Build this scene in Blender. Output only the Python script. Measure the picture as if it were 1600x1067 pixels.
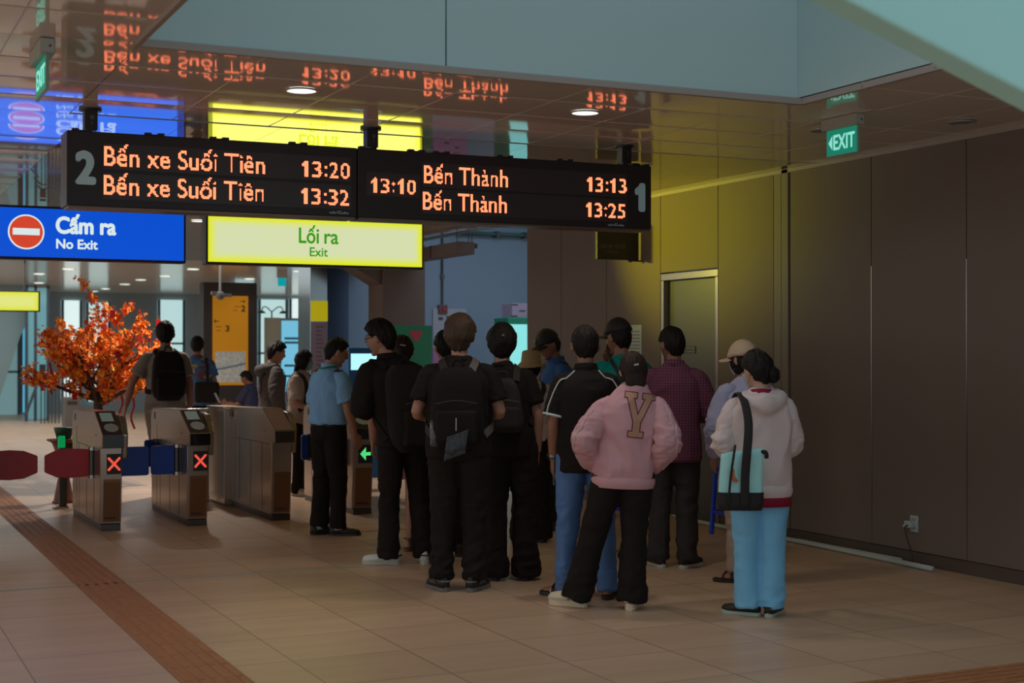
import bpy, bmesh, math, random
import numpy as np
from mathutils import Vector, Matrix, Euler

random.seed(7)
for o in list(bpy.data.objects):
    bpy.data.objects.remove(o)
SC = bpy.context.scene
COL = SC.collection
PI = math.pi

# ------------------------------------------------------------------ camera
cam_d = bpy.data.cameras.new('camera')
cam = bpy.data.objects.new('camera', cam_d)
COL.objects.link(cam)
SC.camera = cam
YAW, PITCH = 0.4399, 0.0072
cam.location = (0, 0, 1.55)
cam.rotation_euler = (PI / 2 + PITCH, 0, -YAW)
cam_d.sensor_width = 36
cam_d.lens = 2278.0 / 1600 * 36
cam_d.dof.use_dof = True
cam_d.dof.focus_distance = 10.2
cam_d.dof.aperture_fstop = 2.8
cam_d.clip_end = 200

# ------------------------------------------------------------------ world, colour management
W = bpy.data.worlds.new('world')
SC.world = W
W.use_nodes = True
wb = W.node_tree.nodes['Background']
wb.inputs[0].default_value = (0.66, 0.80, 0.88, 1)
wb.inputs[1].default_value = 0.74
vs = SC.view_settings
vs.view_transform = 'Standard'
vs.look = 'None'
vs.exposure = 0.0
vs.gamma = 1
vs.use_curve_mapping = False

def area_lamp(name, loc, rot, size, energy, color, spread=180):
    d = bpy.data.lights.new(name, 'AREA')
    d.shape = 'RECTANGLE'
    d.size, d.size_y = size
    d.energy = energy
    d.color = color
    d.spread = math.radians(spread)
    o = bpy.data.objects.new(name, d)
    o.location = loc
    o.rotation_euler = rot
    COL.objects.link(o)
    return o

# daylight from the open station entrance on the street side
area_lamp('entrance_daylight', (-7.5, 6.5, 3.4), (0, math.radians(-66), 0), (3.0, 9.0), 170, (1.0, 0.86, 0.74), 150)
area_lamp('tree_side_fill', (-7.5, 20.0, 3.2), (0, math.radians(-68), 0), (3.0, 14.0), 170, (1.0, 0.86, 0.70), 150)  # fill lamp added to brighten the blossom tree from the side
area_lamp('far_hall_side_fill', (-7.5, 33.0, 2.6), (0, math.radians(-80), 0), (3.0, 8.0), 130, (0.86, 0.96, 1.0), 160)  # fill lamp added to brighten the far hall from its open side
# added fill lamp for the room behind the ticket hall, fixture unseen
area_lamp('back_room_fill', (9.0, 18.4, 4.3), (0, 0, 0), (3.0, 2.4), 60, (0.62, 0.80, 1.0))
# added overhead fill lamp that brightens the far hall, no fixture there
area_lamp('far_hall_top_fill', (3.5, 28.0, 3.0), (0, 0, 0), (5.0, 12.0), 190, (0.86, 0.95, 1.0))

# ------------------------------------------------------------------ helpers
def lin(h):
    h = h.lstrip('#')
    c = [int(h[i:i + 2], 16) / 255 for i in (0, 2, 4)]
    return tuple(x / 12.92 if x <= 0.04045 else ((x + 0.055) / 1.055) ** 2.4 for x in c) + (1,)

MATS = {}
def mat(name, col='#808080', rough=0.6, metal=0.0, bump=None, vary=None, spec=0.5, emit=None, estr=0.0, coat=0.0, sheen=0.0):
    if name in MATS:
        return MATS[name]
    m = bpy.data.materials.new(name)
    m.use_nodes = True
    nt = m.node_tree
    b = nt.nodes['Principled BSDF']
    c = lin(col) if isinstance(col, str) else tuple(col) + (1,)
    b.inputs['Base Color'].default_value = c
    b.inputs['Roughness'].default_value = rough
    b.inputs['Metallic'].default_value = metal
    b.inputs['Specular IOR Level'].default_value = spec
    b.inputs['Coat Weight'].default_value = coat
    b.inputs['Sheen Weight'].default_value = sheen
    if emit is not None:
        b.inputs['Emission Color'].default_value = (lin(emit) if isinstance(emit, str) else tuple(emit) + (1,))
        b.inputs['Emission Strength'].default_value = estr
    if bump or vary:
        tc = nt.nodes.new('ShaderNodeTexCoord')
        n = nt.nodes.new('ShaderNodeTexNoise')
        n.inputs['Scale'].default_value = (bump or vary)[0]
        n.inputs['Detail'].default_value = 4
        nt.links.new(tc.outputs['Object'], n.inputs['Vector'])
        if bump:
            bp = nt.nodes.new('ShaderNodeBump')
            bp.inputs['Strength'].default_value = bump[1]
            bp.inputs['Distance'].default_value = 0.01
            nt.links.new(n.outputs['Fac'], bp.inputs['Height'])
            nt.links.new(bp.outputs['Normal'], b.inputs['Normal'])
        if vary:
            n2 = nt.nodes.new('ShaderNodeTexNoise')
            n2.inputs['Scale'].default_value = vary[0]
            n2.inputs['Detail'].default_value = 3
            nt.links.new(tc.outputs['Object'], n2.inputs['Vector'])
            mx = nt.nodes.new('ShaderNodeMix')
            mx.data_type = 'RGBA'
            k = vary[1]
            mx.inputs['A'].default_value = tuple(x * (1 - k) for x in c[:3]) + (1,)
            mx.inputs['B'].default_value = tuple(min(1, x * (1 + k)) for x in c[:3]) + (1,)
            nt.links.new(n2.outputs['Fac'], mx.inputs['Factor'])
            nt.links.new(mx.outputs['Result'], b.inputs['Base Color'])
    MATS[name] = m
    return m

def tag(o, label=None, cat=None, group=None, kind=None):
    if label: o['label'] = label
    if cat: o['category'] = cat
    if group: o['group'] = group
    if kind: o['kind'] = kind
    return o

def thing(name, label, cat, loc=(0, 0, 0), rz=0.0, group=None):
    o = bpy.data.objects.new(name, None)
    o.empty_display_size = 0.1
    o.location = loc
    o.rotation_euler = (0, 0, rz)
    COL.objects.link(o)
    return tag(o, label, cat, group)

class MB:
    """collects vertices and faces of one mesh"""
    def __init__(s):
        s.v, s.f, s.mi = [], [], []
    def add(s, verts, faces, mi=0):
        k = len(s.v)
        s.v += [tuple(v) for v in verts]
        s.f += [tuple(i + k for i in f) for f in faces]
        s.mi += [mi] * len(faces)
        return s
    def box(s, lo, hi, mi=0):
        x0, y0, z0 = lo; x1, y1, z1 = hi
        v = [(x0, y0, z0), (x1, y0, z0), (x1, y1, z0), (x0, y1, z0), (x0, y0, z1), (x1, y0, z1), (x1, y1, z1), (x0, y1, z1)]
        return s.add(v, [(3, 2, 1, 0), (4, 5, 6, 7), (0, 1, 5, 4), (1, 2, 6, 5), (2, 3, 7, 6), (3, 0, 4, 7)], mi)
    def prism(s, poly, axis, a, b, mi=0):
        """polygon (2-D) pushed along an axis from a to b"""
        def P(p, t):
            return {'x': (t, p[0], p[1]), 'y': (p[0], t, p[1]), 'z': (p[0], p[1], t)}[axis]
        n = len(poly)
        v = [P(p, a) for p in poly] + [P(p, b) for p in poly]
        f = [tuple(range(n))[::-1], tuple(range(n, 2 * n))] + [(i, (i + 1) % n, n + (i + 1) % n, n + i) for i in range(n)]
        return s.add(v, f, mi)
    def tube(s, pts, rad, n=12, side=(1, 0, 0), sub=0, mi=0):
        pts = [np.array(p, float) for p in pts]
        rad = [r if isinstance(r, (tuple, list)) else (r, r) for r in rad]
        if sub and len(pts) > 2:
            P2, R2 = [], []
            R = [np.array(r, float) for r in rad]
            for i in range(len(pts) - 1):
                p0, p1, p2, p3 = pts[max(i - 1, 0)], pts[i], pts[i + 1], pts[min(i + 2, len(pts) - 1)]
                r0, r1, r2, r3 = R[max(i - 1, 0)], R[i], R[i + 1], R[min(i + 2, len(pts) - 1)]
                for k in range(sub):
                    t = k / sub
                    cr = lambda a, b, c, d: 0.5 * (2 * b + (c - a) * t + (2 * a - 5 * b + 4 * c - d) * t * t + (3 * b - a - 3 * c + d) * t ** 3)
                    P2.append(cr(p0, p1, p2, p3)); R2.append(np.maximum(cr(r0, r1, r2, r3), 1e-4))
            P2.append(pts[-1]); R2.append(R[-1])
            pts, rad = P2, [tuple(r) for r in R2]
        u = np.array(side, float)
        V, F = [], []
        m = len(pts)
        for i in range(m):
            t = pts[min(i + 1, m - 1)] - pts[max(i - 1, 0)]
            t = t / (np.linalg.norm(t) + 1e-12)
            u = u - t * (u @ t)
            if np.linalg.norm(u) < 1e-6:
                u = np.cross(t, (0, 0, 1.0)) if abs(t[2]) < .9 else np.cross(t, (0, 1.0, 0))
            u = u / np.linalg.norm(u)
            w = np.cross(t, u)
            for k in range(n):
                a = 2 * PI * k / n
                V.append(pts[i] + u * (math.cos(a) * rad[i][0]) + w * (math.sin(a) * rad[i][1]))
        for i in range(m - 1):
            for k in range(n):
                k2 = (k + 1) % n
                F.append((i * n + k, i * n + k2, (i + 1) * n + k2, (i + 1) * n + k))
        F.append(tuple(range(n))[::-1])
        F.append(tuple(range((m - 1) * n, m * n)))
        return s.add(V, F, mi)
    def ball(s, c, r, nu=16, nv=10, mi=0, rot=None):
        r = r if isinstance(r, (tuple, list)) else (r, r, r)
        V, F = [], []
        for j in range(1, nv):
            th = PI * j / nv
            for i in range(nu):
                ph = 2 * PI * i / nu
                V.append((math.sin(th) * math.cos(ph) * r[0], math.sin(th) * math.sin(ph) * r[1], math.cos(th) * r[2]))
        V.append((0, 0, r[2])); V.append((0, 0, -r[2]))
        if rot is not None:
            V = [tuple(rot @ Vector(v)) for v in V]
        V = [(v[0] + c[0], v[1] + c[1], v[2] + c[2]) for v in V]
        for j in range(nv - 2):
            for i in range(nu):
                i2 = (i + 1) % nu
                F.append((j * nu + i, (j + 1) * nu + i, (j + 1) * nu + i2, j * nu + i2))
        top, bot = len(V) - 2, len(V) - 1
        for i in range(nu):
            i2 = (i + 1) % nu
            F.append((top, i, i2)); F.append((bot, (nv - 2) * nu + i2, (nv - 2) * nu + i))
        return s.add(V, F, mi)
    def cyl(s, p, q, r, n=20, mi=0):
        return s.tube([p, q], [r, r] if not isinstance(r, (tuple, list)) else r, n=n, mi=mi)
    def mesh(s, name):
        me = bpy.data.meshes.new(name)
        me.from_pydata(s.v, [], s.f)
        me.polygons.foreach_set('material_index', s.mi)
        me.update()
        return me
    def build(s, name, m, parent=None, smooth=False, bevel=0.0, loc=None, seg=2):
        me = s.mesh(name)
        o = bpy.data.objects.new(name, me)
        for x in (m if isinstance(m, (list, tuple)) else [m]):
            me.materials.append(x)
        COL.objects.link(o)
        if parent is not None: o.parent = parent
        if loc is not None: o.location = loc
        bm = bmesh.new(); bm.from_mesh(me)
        bmesh.ops.recalc_face_normals(bm, faces=bm.faces)
        if bevel:
            es = [e for e in bm.edges if len(e.link_faces) == 2 and e.calc_face_angle(0) > 0.5]
            bmesh.ops.bevel(bm, geom=es, offset=bevel, segments=seg, affect='EDGES', profile=0.5, clamp_overlap=True)
        bm.to_mesh(me); bm.free()
        if smooth:
            me.polygons.foreach_set('use_smooth', [True] * len(me.polygons))
        if bevel:
            me.polygons.foreach_set('use_smooth', [True] * len(me.polygons))
            try:
                me.set_sharp_from_angle(angle=0.12)
            except Exception:
                pass
        return o

def copy_tree(o, parent=None):
    c = o.copy()
    COL.objects.link(c)
    if parent is not None: c.parent = parent
    for ch in list(o.children):
        copy_tree(ch, c)
    return c

ONE = [(.13, 0), (.27, 0), (.27, .70), (.16, .70), (.13, .64), (.07, .585), (0, .55), (0, .45), (.07, .475), (.13, .515)]
def glyphs(text):
    """flat mesh of a piece of writing; numerals are set one by one in even cells"""
    if not set(text) <= set('0123456789:'):
        return glyph_run(text)
    V, F, x = np.zeros((0, 2)), [], 0.0
    for ch in text:
        if ch == '1':
            v, f = np.array(ONE), [(0, 1, 2, 9), (2, 3, 9), (3, 4, 9), (4, 8, 9), (4, 5, 8), (5, 7, 8), (5, 6, 7)]
            f = [(0, 1, 2), (0, 2, 9), (9, 2, 3), (9, 3, 4), (8, 9, 4), (8, 4, 5), (7, 8, 5), (7, 5, 6)]
            v = v + np.array([.07, 0])
        else:
            v, f = glyph_run(ch)
            v = v - np.array([v[:, 0].min(), 0])
            if ch != ':': v = v * np.array([.42 / (v[:, 0].max() + 1e-9), 1]) + np.array([.02, 0])
            else: v = v + np.array([.06, .06])
        k = len(V)
        V = np.vstack([V, v + np.array([x, 0])]); F += [tuple(i + k for i in q) for q in f]
        x += .26 if ch == ':' else .52
    return V, F

def glyph_run(text):
    """writing as a mesh; an acute over a circumflex is set as its own stroke"""
    base = {'ế': 'ê', 'ố': 'ô', 'ấ': 'â'}
    if not set(text) & set(base):
        return glyph_raw(text)
    plain = ''.join(base.get(c, c) for c in text)
    v, f = glyph_raw(plain)
    f = list(f)
    for i, c in enumerate(text):
        if c in base:
            x1 = glyph_raw(plain[:i + 1])[0][:, 0].max()
            gv = glyph_raw(plain[i])[0]
            cx, top = x1 - (gv[:, 0].max() - gv[:, 0].min()) / 2, gv[:, 1].max()
            k = len(v)
            v = np.vstack([v, np.array([(cx + .075, top - .005), (cx + .145, top - .005), (cx + .235, top + .155), (cx + .145, top + .155)])])
            f.append((k, k + 1, k + 2, k + 3))
    return v, f

def glyph_raw(text):
    """triangulated flat mesh of a piece of writing: verts (n,2) scaled to font units, faces"""
    c = bpy.data.curves.new('glyphs', 'FONT')
    c.body = text
    o = bpy.data.objects.new('glyphs', c)
    COL.objects.link(o)
    bpy.context.view_layer.update()
    me = o.to_mesh()
    v = np.array([tuple(x.co)[:2] for x in me.vertices])
    f = [tuple(p.vertices) for p in me.polygons]
    o.to_mesh_clear()
    bpy.data.objects.remove(o)
    bpy.data.curves.remove(c)
    return v, f

def lettering(name, text, box, depth, m, parent, facing='-y', fat=0.0, raise_=0.002):
    """writing fitted into box (a0, b0, a1, b1) on a plane at distance depth. facing -y: a=x b=z; facing -x: a=-y b=z"""
    v, f = glyphs(text)
    lo, hi = v.min(0), v.max(0)
    a0, b0, a1, b1 = box
    p = (v - lo) / (hi - lo)
    A = a0 + p[:, 0] * (a1 - a0)
    B = b0 + p[:, 1] * (b1 - b0)
    mb = MB()
    offs = [(0, 0)] if not fat else [(0, 0), (fat, 0), (-fat, 0), (0, fat), (0, -fat), (fat * .7, fat * .7), (-fat * .7, fat * .7), (fat * .7, -fat * .7), (-fat * .7, -fat * .7)]
    for k, (dx, dy) in enumerate(offs):
        e = raise_ + k * 0.00008
        if facing == '-y':
            P = [(a + dx, depth - e, b + dy) for a, b in zip(A, B)]
        elif facing == '-x':
            P = [(depth - e, -(a + dx), b + dy) for a, b in zip(A, B)]
        mb.add(P, f)
    return mb.build(name, m, parent)

def led_dots(name, text, box, depth, m, parent, pitch=0.0086):
    """the same writing as lit square dots of a matrix"""
    v, f = glyphs(text)
    lo, hi = v.min(0), v.max(0)
    a0, b0, a1, b1 = box
    P = (v - lo) / (hi - lo) * np.array([a1 - a0, b1 - b0]) + np.array([a0, b0])
    nx, nz = int((a1 - a0) / pitch) + 2, int((b1 - b0) / pitch) + 2
    cnt = {}
    K = 4
    for t in f:
        for k in range(1, len(t) - 1):
            tri = P[[t[0], t[k], t[k + 1]]]
            mn, mx_ = tri.min(0), tri.max(0)
            st = pitch / K
            i0, i1 = int((mn[0] - a0) / st) - 1, int((mx_[0] - a0) / st) + 1
            j0, j1 = int((mn[1] - b0) / st) - 1, int((mx_[1] - b0) / st) + 1
            gx, gz = np.meshgrid(np.arange(max(0, i0), i1 + 1), np.arange(max(0, j0), j1 + 1), indexing='ij')
            c = np.stack([a0 + (gx + .5) * st, b0 + (gz + .5) * st], -1)
            area = (tri[1][0] - tri[0][0]) * (tri[2][1] - tri[0][1]) - (tri[1][1] - tri[0][1]) * (tri[2][0] - tri[0][0])
            if abs(area) < 1e-12: continue
            ok = np.ones(gx.shape, bool)
            for u in range(3):
                e = tri[(u + 1) % 3] - tri[u]
                ok &= (e[0] * (c[..., 1] - tri[u][1]) - e[1] * (c[..., 0] - tri[u][0])) * (1 if area > 0 else -1) >= -1e-9
            for i, j in zip(gx[ok], gz[ok]):
                cnt.setdefault((i // K, j // K), set()).add((i, j))
    on = {q for q, w_ in cnt.items() if len(w_) >= 6}
    mb = MB()
    h = pitch * .47
    for i, j in sorted(on):
        x, z = a0 + (i + .5) * pitch, b0 + (j + .5) * pitch
        mb.add([(x - h, depth - .002, z - h), (x + h, depth - .002, z - h), (x + h, depth - .002, z + h), (x - h, depth - .002, z + h)], [(0, 1, 2, 3)])
    return mb.build(name, m, parent)

def merge_into(host, *objs):
    """adds the meshes of objs (with their materials) to host's mesh: a printed or lit pattern on its carrier"""
    V = [tuple(v.co) for v in host.data.vertices]; F = [tuple(p.vertices) for p in host.data.polygons]
    MI = [p.material_index for p in host.data.polygons]
    ms = list(host.data.materials)
    for o in objs:
        k, b = len(V), len(ms)
        ms += list(o.data.materials)
        V += [tuple(v.co) for v in o.data.vertices]
        F += [tuple(i + k for i in p.vertices) for p in o.data.polygons]
        MI += [p.material_index + b for p in o.data.polygons]
        bpy.data.objects.remove(o)
    me = bpy.data.meshes.new(host.name)
    me.from_pydata(V, [], F); me.polygons.foreach_set('material_index', MI)
    for m in ms: me.materials.append(m)
    me.update(); host.data = me
    return host

def struct(o, label, cat=None):
    o['kind'] = 'structure'
    o['label'] = label
    if cat: o['category'] = cat
    return o

# ------------------------------------------------------------------ materials of the setting
steel = mat('brushed_steel', '#a8a29c', 0.26, 1.0, bump=(60, .04))
steel_dark = mat('dark_steel', '#5a5653', 0.35, 1.0)
chrome = mat('chrome', '#c8c8c4', 0.12, 1.0)
black_metal = mat('black_metal', '#30292a', 0.45, 0.0, spec=.35)
black_plastic = mat('black_plastic', '#2a2627', 0.5)
white_plastic = mat('white_plastic', '#b9c0bd', 0.45)
white_trim = mat('white_trim', '#c4bdb6', 0.5)

def floor_material():
    m = bpy.data.materials.new('floor_tiles'); m.use_nodes = True
    nt = m.node_tree; b = nt.nodes['Principled BSDF']
    tc = nt.nodes.new('ShaderNodeTexCoord')
    mp = nt.nodes.new('ShaderNodeMapping')
    mp.inputs['Location'].default_value = (-0.895 + 0.614 * 20, -6.5 + .605 * 20, 0)
    br = nt.nodes.new('ShaderNodeTexBrick')
    br.offset = 0.0; br.squash = 1.0
    br.inputs['Scale'].default_value = 1
    br.inputs['Brick Width'].default_value = .614
    br.inputs['Row Height'].default_value = .605
    br.inputs['Mortar Size'].default_value = .0035
    br.inputs['Mortar Smooth'].default_value = .2
    br.inputs['Bias'].default_value = 0
    br.inputs['Color1'].default_value = (.66, .435, .285, 1)
    br.inputs['Color2'].default_value = (.74, .50, .335, 1)
    br.inputs['Mortar'].default_value = (.24, .155, .105, 1)
    nt.links.new(tc.outputs['Object'], mp.inputs['Vector'])
    nt.links.new(mp.outputs['Vector'], br.inputs['Vector'])
    n = nt.nodes.new('ShaderNodeTexNoise'); n.inputs['Scale'].default_value = 1.1; n.inputs['Detail'].default_value = 6
    st = nt.nodes.new('ShaderNodeMapping'); st.inputs['Scale'].default_value = (.8, 5, 1)
    nt.links.new(tc.outputs['Object'], st.inputs['Vector']); nt.links.new(st.outputs['Vector'], n.inputs['Vector'])
    mx = nt.nodes.new('ShaderNodeMix'); mx.data_type = 'RGBA'; mx.blend_type = 'MULTIPLY'
    mx.inputs['Factor'].default_value = .55
    cr = nt.nodes.new('ShaderNodeValToRGB')
    cr.color_ramp.elements[0].position = .3; cr.color_ramp.elements[0].color = (.72, .70, .69, 1)
    cr.color_ramp.elements[1].position = .7; cr.color_ramp.elements[1].color = (1, 1, 1, 1)
    nt.links.new(n.outputs['Fac'], cr.inputs['Fac'])
    nt.links.new(br.outputs['Color'], mx.inputs['A']); nt.links.new(cr.outputs['Color'], mx.inputs['B'])
    nt.links.new(mx.outputs['Result'], b.inputs['Base Color'])
    b.inputs['Roughness'].default_value = .38
    b.inputs['Specular IOR Level'].default_value = .45
    return m

def ceiling_material(name, rough, col):
    m = mat(name, col, rough, 0.0, spec=.6)
    return m

ceil_m = ceiling_material('ceiling_panels', .055, '#e2d8d0')
ceil_smooth = ceiling_material('ceiling_polished', .015, '#b5a599')
wall_m = mat('wall_panels', '#776860', .6, .0, vary=(.6, .08), spec=.25)
fascia_m = mat('fascia_paint', '#b6cccc', .5)
groove = mat('groove_dark', '#3a332f', .7)

# ------------------------------------------------------------------ floor
mb = MB(); mb.box((-14, -6, -.2), (20, 46, 0))
struct(mb.build('floor', floor_material()), 'warm beige stone tile floor of the station concourse', 'floor')

tact = mat('tactile_orange', '#b57a50', .6, vary=(9, .18), bump=(90, .1))
mb = MB(); mb.box((1.512, 2.0, 0.0), (1.822, 33, .003))
for k in range(5):
    x = 1.545 + k * .061
    y = 2.0
    while y < 33:
        mb.box((x - .014, y, .003), (x + .014, y + .29, .0075)); y += .303
struct(mb.build('trim_1', tact), 'orange brown tactile guide strip running towards the ticket gates', 'tactile strip')
mb = MB(); mb.box((3.4, 5.185, 0.0), (7.1, 5.495, .003))
for k in range(5):
    y = 5.215 + k * .0625
    x = 3.42 + (k % 2) * .14
    while x < 7.05:
        mb.box((x, y - .02, .003), (x + .27, y + .02, .008)); x += .30
struct(mb.build('trim_2', tact), 'orange tactile strip of short raised bars in the near floor corner', 'tactile strip')
mb = MB(); mb.box((-10, 9.965, 0), (7.15, 9.997, .003))
struct(mb.build('trim_3', mat('strip_grey', '#a5a898', .4)), 'thin steel joint strip across the whole floor', 'floor strip')

# ------------------------------------------------------------------ ceiling: bowed metal panels, 0.61 x 0.6 m
def panels(x0, x1, y0, y1, mb, bow=.0018, gap=.004):
    nx = max(1, round((x1 - x0) / .61)); ny = max(1, round((y1 - y0) / .6))
    dx, dy = (x1 - x0) / nx, (y1 - y0) / ny
    for i in range(nx):
        for j in range(ny):
            a, b = x0 + i * dx + gap / 2, x0 + (i + 1) * dx - gap / 2
            c, d = y0 + j * dy + gap / 2, y0 + (j + 1) * dy - gap / 2
            V, F = [], []
            nn = 12
            for k in range(nn + 1):
                t = k / nn
                z = 3.06 - bow * (1 - (2 * t - 1) ** 2)
                V += [(a, c + (d - c) * t, z), (b, c + (d - c) * t, z)]
            for k in range(nn):
                F.append((2 * k, 2 * k + 1, 2 * k + 3, 2 * k + 2))
            n0 = len(V)
            V += [(a, c, 3.09), (b, c, 3.09), (b, d, 3.09), (a, d, 3.09)]
            F += [(n0, n0 + 1, n0 + 2, n0 + 3), (0, 1, n0 + 1, n0), (2 * nn, 2 * nn + 1, n0 + 2, n0 + 3)]
            mb.add(V, F)

AX0, AX1, AY1 = 1.39, 5.33, 7.25        # the opening in the ceiling
mb = MB()
panels(-8.8, AX0, .3, AY1, mb)
panels(AX1 , 7.17, -3, AY1, mb)
panels(AX0 - .0, 7.17, AY1, 9.52, mb)
panels(-8.8, AX0, AY1, 9.52, mb)
panels(-8.8, 1.52, 9.52, 24.0, mb)
seam_m = mat('ceiling_seam', '#cfc4b8', .35)
ms = MB()
def seam_grid(x0, x1, y0, y1):
    nx = max(1, round((x1 - x0) / .61)); ny = max(1, round((y1 - y0) / .6))
    for i in range(1, nx):
        x = x0 + i * (x1 - x0) / nx; ms.box((x - .0035, y0, 3.0575), (x + .0035, y1, 3.064))
    for j in range(1, ny):
        y = y0 + j * (y1 - y0) / ny; ms.box((x0, y - .0035, 3.0572), (x1, y + .0035, 3.064))
seam_grid(-8.8, AX0, .3, AY1); seam_grid(AX1, 7.17, -3, AY1); seam_grid(AX0, 7.17, AY1, 9.52); seam_grid(-8.8, AX0, AY1, 9.52)
ms.box((AX0, 9.515, 3.056), (7.17, 9.525, 3.064))
struct(ms.build('trim_7', seam_m), 'thin pale joint strips between the ceiling panels', 'joint strips')
o = mb.build('ceiling', ceil_m, smooth=True)
o.data.set_sharp_from_angle(angle=.3)
struct(o, 'glossy brownish metal panel ceiling with square joints', 'ceiling')
mb = MB()
panels(1.52, 7.17, 9.52, 24.0, mb, bow=.0004, gap=.003)
o = mb.build('ceiling_far', ceil_smooth, smooth=True); o.data.set_sharp_from_angle(angle=.3)
struct(o, 'mirror smooth metal ceiling above the departure boards', 'ceiling')
far_ceil = mat('far_ceiling_paint', '#dccfc2', .16, .0)
mb = MB(); mb.box((-8.8, 24.0, 3.06), (14, 46, 3.3))
struct(mb.build('ceiling_hall', far_ceil), 'pale ceiling of the far hall with rows of downlights', 'ceiling')
mb = MB()
mb.box((-8.8, -3, 3.1), (AX0 - .07, 24, 3.35)); mb.box((AX1 + .07, -3, 3.1), (7.35, AY1, 3.35)); mb.box((AX0 - .07, AY1 + .07, 3.1), (7.35, 24, 3.35))
struct(mb.build('ceiling_deck', groove), 'dark deck above the ceiling panels', 'ceiling')
# edge moulding and the fascia panels that rise around the opening
mb = MB()
mb.box((AX0 - .03, AY1 - .03, 3.045), (AX1 + .03, AY1 + .0, 3.085))
mb.box((AX1, .0, 3.045), (AX1 + .03, AY1 - .03, 3.085))
mb.box((AX0 - .03, .3, 3.045), (AX0, AY1 - .03, 3.085))
struct(mb.build('trim_4', mat('edge_moulding', '#a3968e', .6, .0), bevel=.004), 'pale edge moulding around the ceiling opening', 'moulding')
mb = MB()
g = .004
xs = [AX0, 3.02, AX1]
for i in range(2):
    mb.box((xs[i] + (g if i else 0), AY1 + .0, 3.09), (xs[i + 1] - (g if i == 0 else 0), AY1 + .05, 3.70))
    mb.box((xs[i] + (g if i else 0), AY1 + .0, 3.708), (xs[i + 1] - (g if i == 0 else 0), AY1 + .05, 5.2))
struct(mb.build('wall_fascia', fascia_m, bevel=.003), 'blue grey fascia panels above the ceiling edge', 'wall')
mb = MB()
ys = [AY1 + .052, 5.4, 2.6, -1]
for i in range(3):
    mb.box((AX1, ys[i + 1] + g, 3.09), (AX1 + .05, ys[i] - .002, 3.70)); mb.box((AX1, ys[i + 1] + g, 3.708), (AX1 + .05, ys[i] - .002, 5.2))
struct(mb.build('wall_fascia_side', fascia_m, bevel=.003), 'grey fascia panels along the side of the ceiling opening', 'wall')
mb = MB()
mb.box((AX0 - .05, .3, 3.09), (AX0, AY1, 5.2))
struct(mb.build('wall_fascia_street', fascia_m), 'grey fascia on the street side of the ceiling opening', 'wall')
# pale sloping soffit that comes down through the opening close to the camera
p1, d = Vector((2.54, 3.22, 2.51)), Vector((.43, -.20, -.245)).normalized()
side = Vector((0, 0, 1)).cross(d).normalized()
up = d.cross(side).normalized()
if up.z < 0: up = -up
mb = MB(); V = []
for t in (-1.5, .72):
    for a, b in ((0, 0), (0, .62), (.16, .62), (.16, 0)):
        q = p1 + d * t + up * b + (side if side.y > 0 else -side) * a
        V.append(tuple(q))
mb.add(V, [(0, 1, 2, 3), (7, 6, 5, 4), (0, 4, 5, 1), (1, 5, 6, 2), (2, 6, 7, 3), (3, 7, 4, 0)])
struct(mb.build('wall_stair_soffit', mat('soffit_paint', '#c2fbf5', .5), bevel=.01), 'pale teal sloping stair side panel at the top corner', 'stair side panel')

# ------------------------------------------------------------------ wall on the ticket office side (x = 7.18)
WX = 7.18
mb = MB()
def wpan(y0, y1, z0=.1, z1=3.06, gap=.004):
    mb.box((WX, y0 + gap, z0), (WX + .03, y1 - gap, z1))
wpan(-3, 4.9, gap=.004); wpan(4.9, 5.9); wpan(5.9, 6.85); wpan(6.85, 7.83); wpan(7.83, 8.85); wpan(8.85, 9.88)
wpan(10.11, 10.95)
wpan(10.95, 11.94, 2.30, 3.06)
wpan(11.94, 13.0); wpan(13.0, 14.01); wpan(14.01, 14.82)
struct(mb.build('wall_right', wall_m, bevel=.003), 'dark satin metal panel wall beside the queue', 'wall')
mb = MB(); mb.box((WX - .012, 9.895, .1), (WX + .03, 9.985, 3.06)); mb.box((WX - .006, 9.997, .1), (WX + .03, 10.10, 3.06))
struct(mb.build('trim_8', mat('pilaster_metal', '#857a70', .6, .0, spec=.25), bevel=.003), 'pale double pilaster strip between the wall panels', 'wall strip')
mb = MB()
for a, b in ((-3, 10.95), (11.94, 14.80)):
    mb.box((WX + .031, a, 0), (WX + .16, b, 3.06))
mb.box((WX + .031, 10.95, 2.33), (WX + .16, 11.94, 3.06))
struct(mb.build('wall_right_core', groove), 'dark core behind the metal wall panels', 'wall')
mb = MB()
seams = [4.9, 5.9, 6.85, 7.83, 8.85]
for y in seams: mb.box((WX - .001, y - .0035, .1), (WX + .012, y + .0035, 2.2))
struct(mb.build('trim_5', mat('seam_metal', '#8c8781', .3, .8)), 'thin bright metal strips in the wall joints', 'joint strips')
mb = MB()
mb.box((WX + .012, -3, 0), (WX + .035, 10.95, .095)); mb.box((WX + .012, 11.94, 0), (WX + .035, 14.8, .095))
struct(mb.build('baseboard_right', mat('baseboard_dark', '#5a4b42', .5)), 'dark recessed baseboard under the metal wall', 'baseboard')
mb = MB(); mb.box((WX - .012, -3, 3.03), (WX + .0, 14.82, 3.06))
struct(mb.build('trim_6', mat('edge_moulding')), 'slim moulding where metal wall meets ceiling', 'moulding')
# end face of that wall and the wall behind it
mb = MB(); mb.box((WX + .005, 14.82, 0), (WX + .35, 14.86, 4.6))
struct(mb.build('wall_right_end', wall_m), 'end cap of the metal wall', 'wall')

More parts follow.
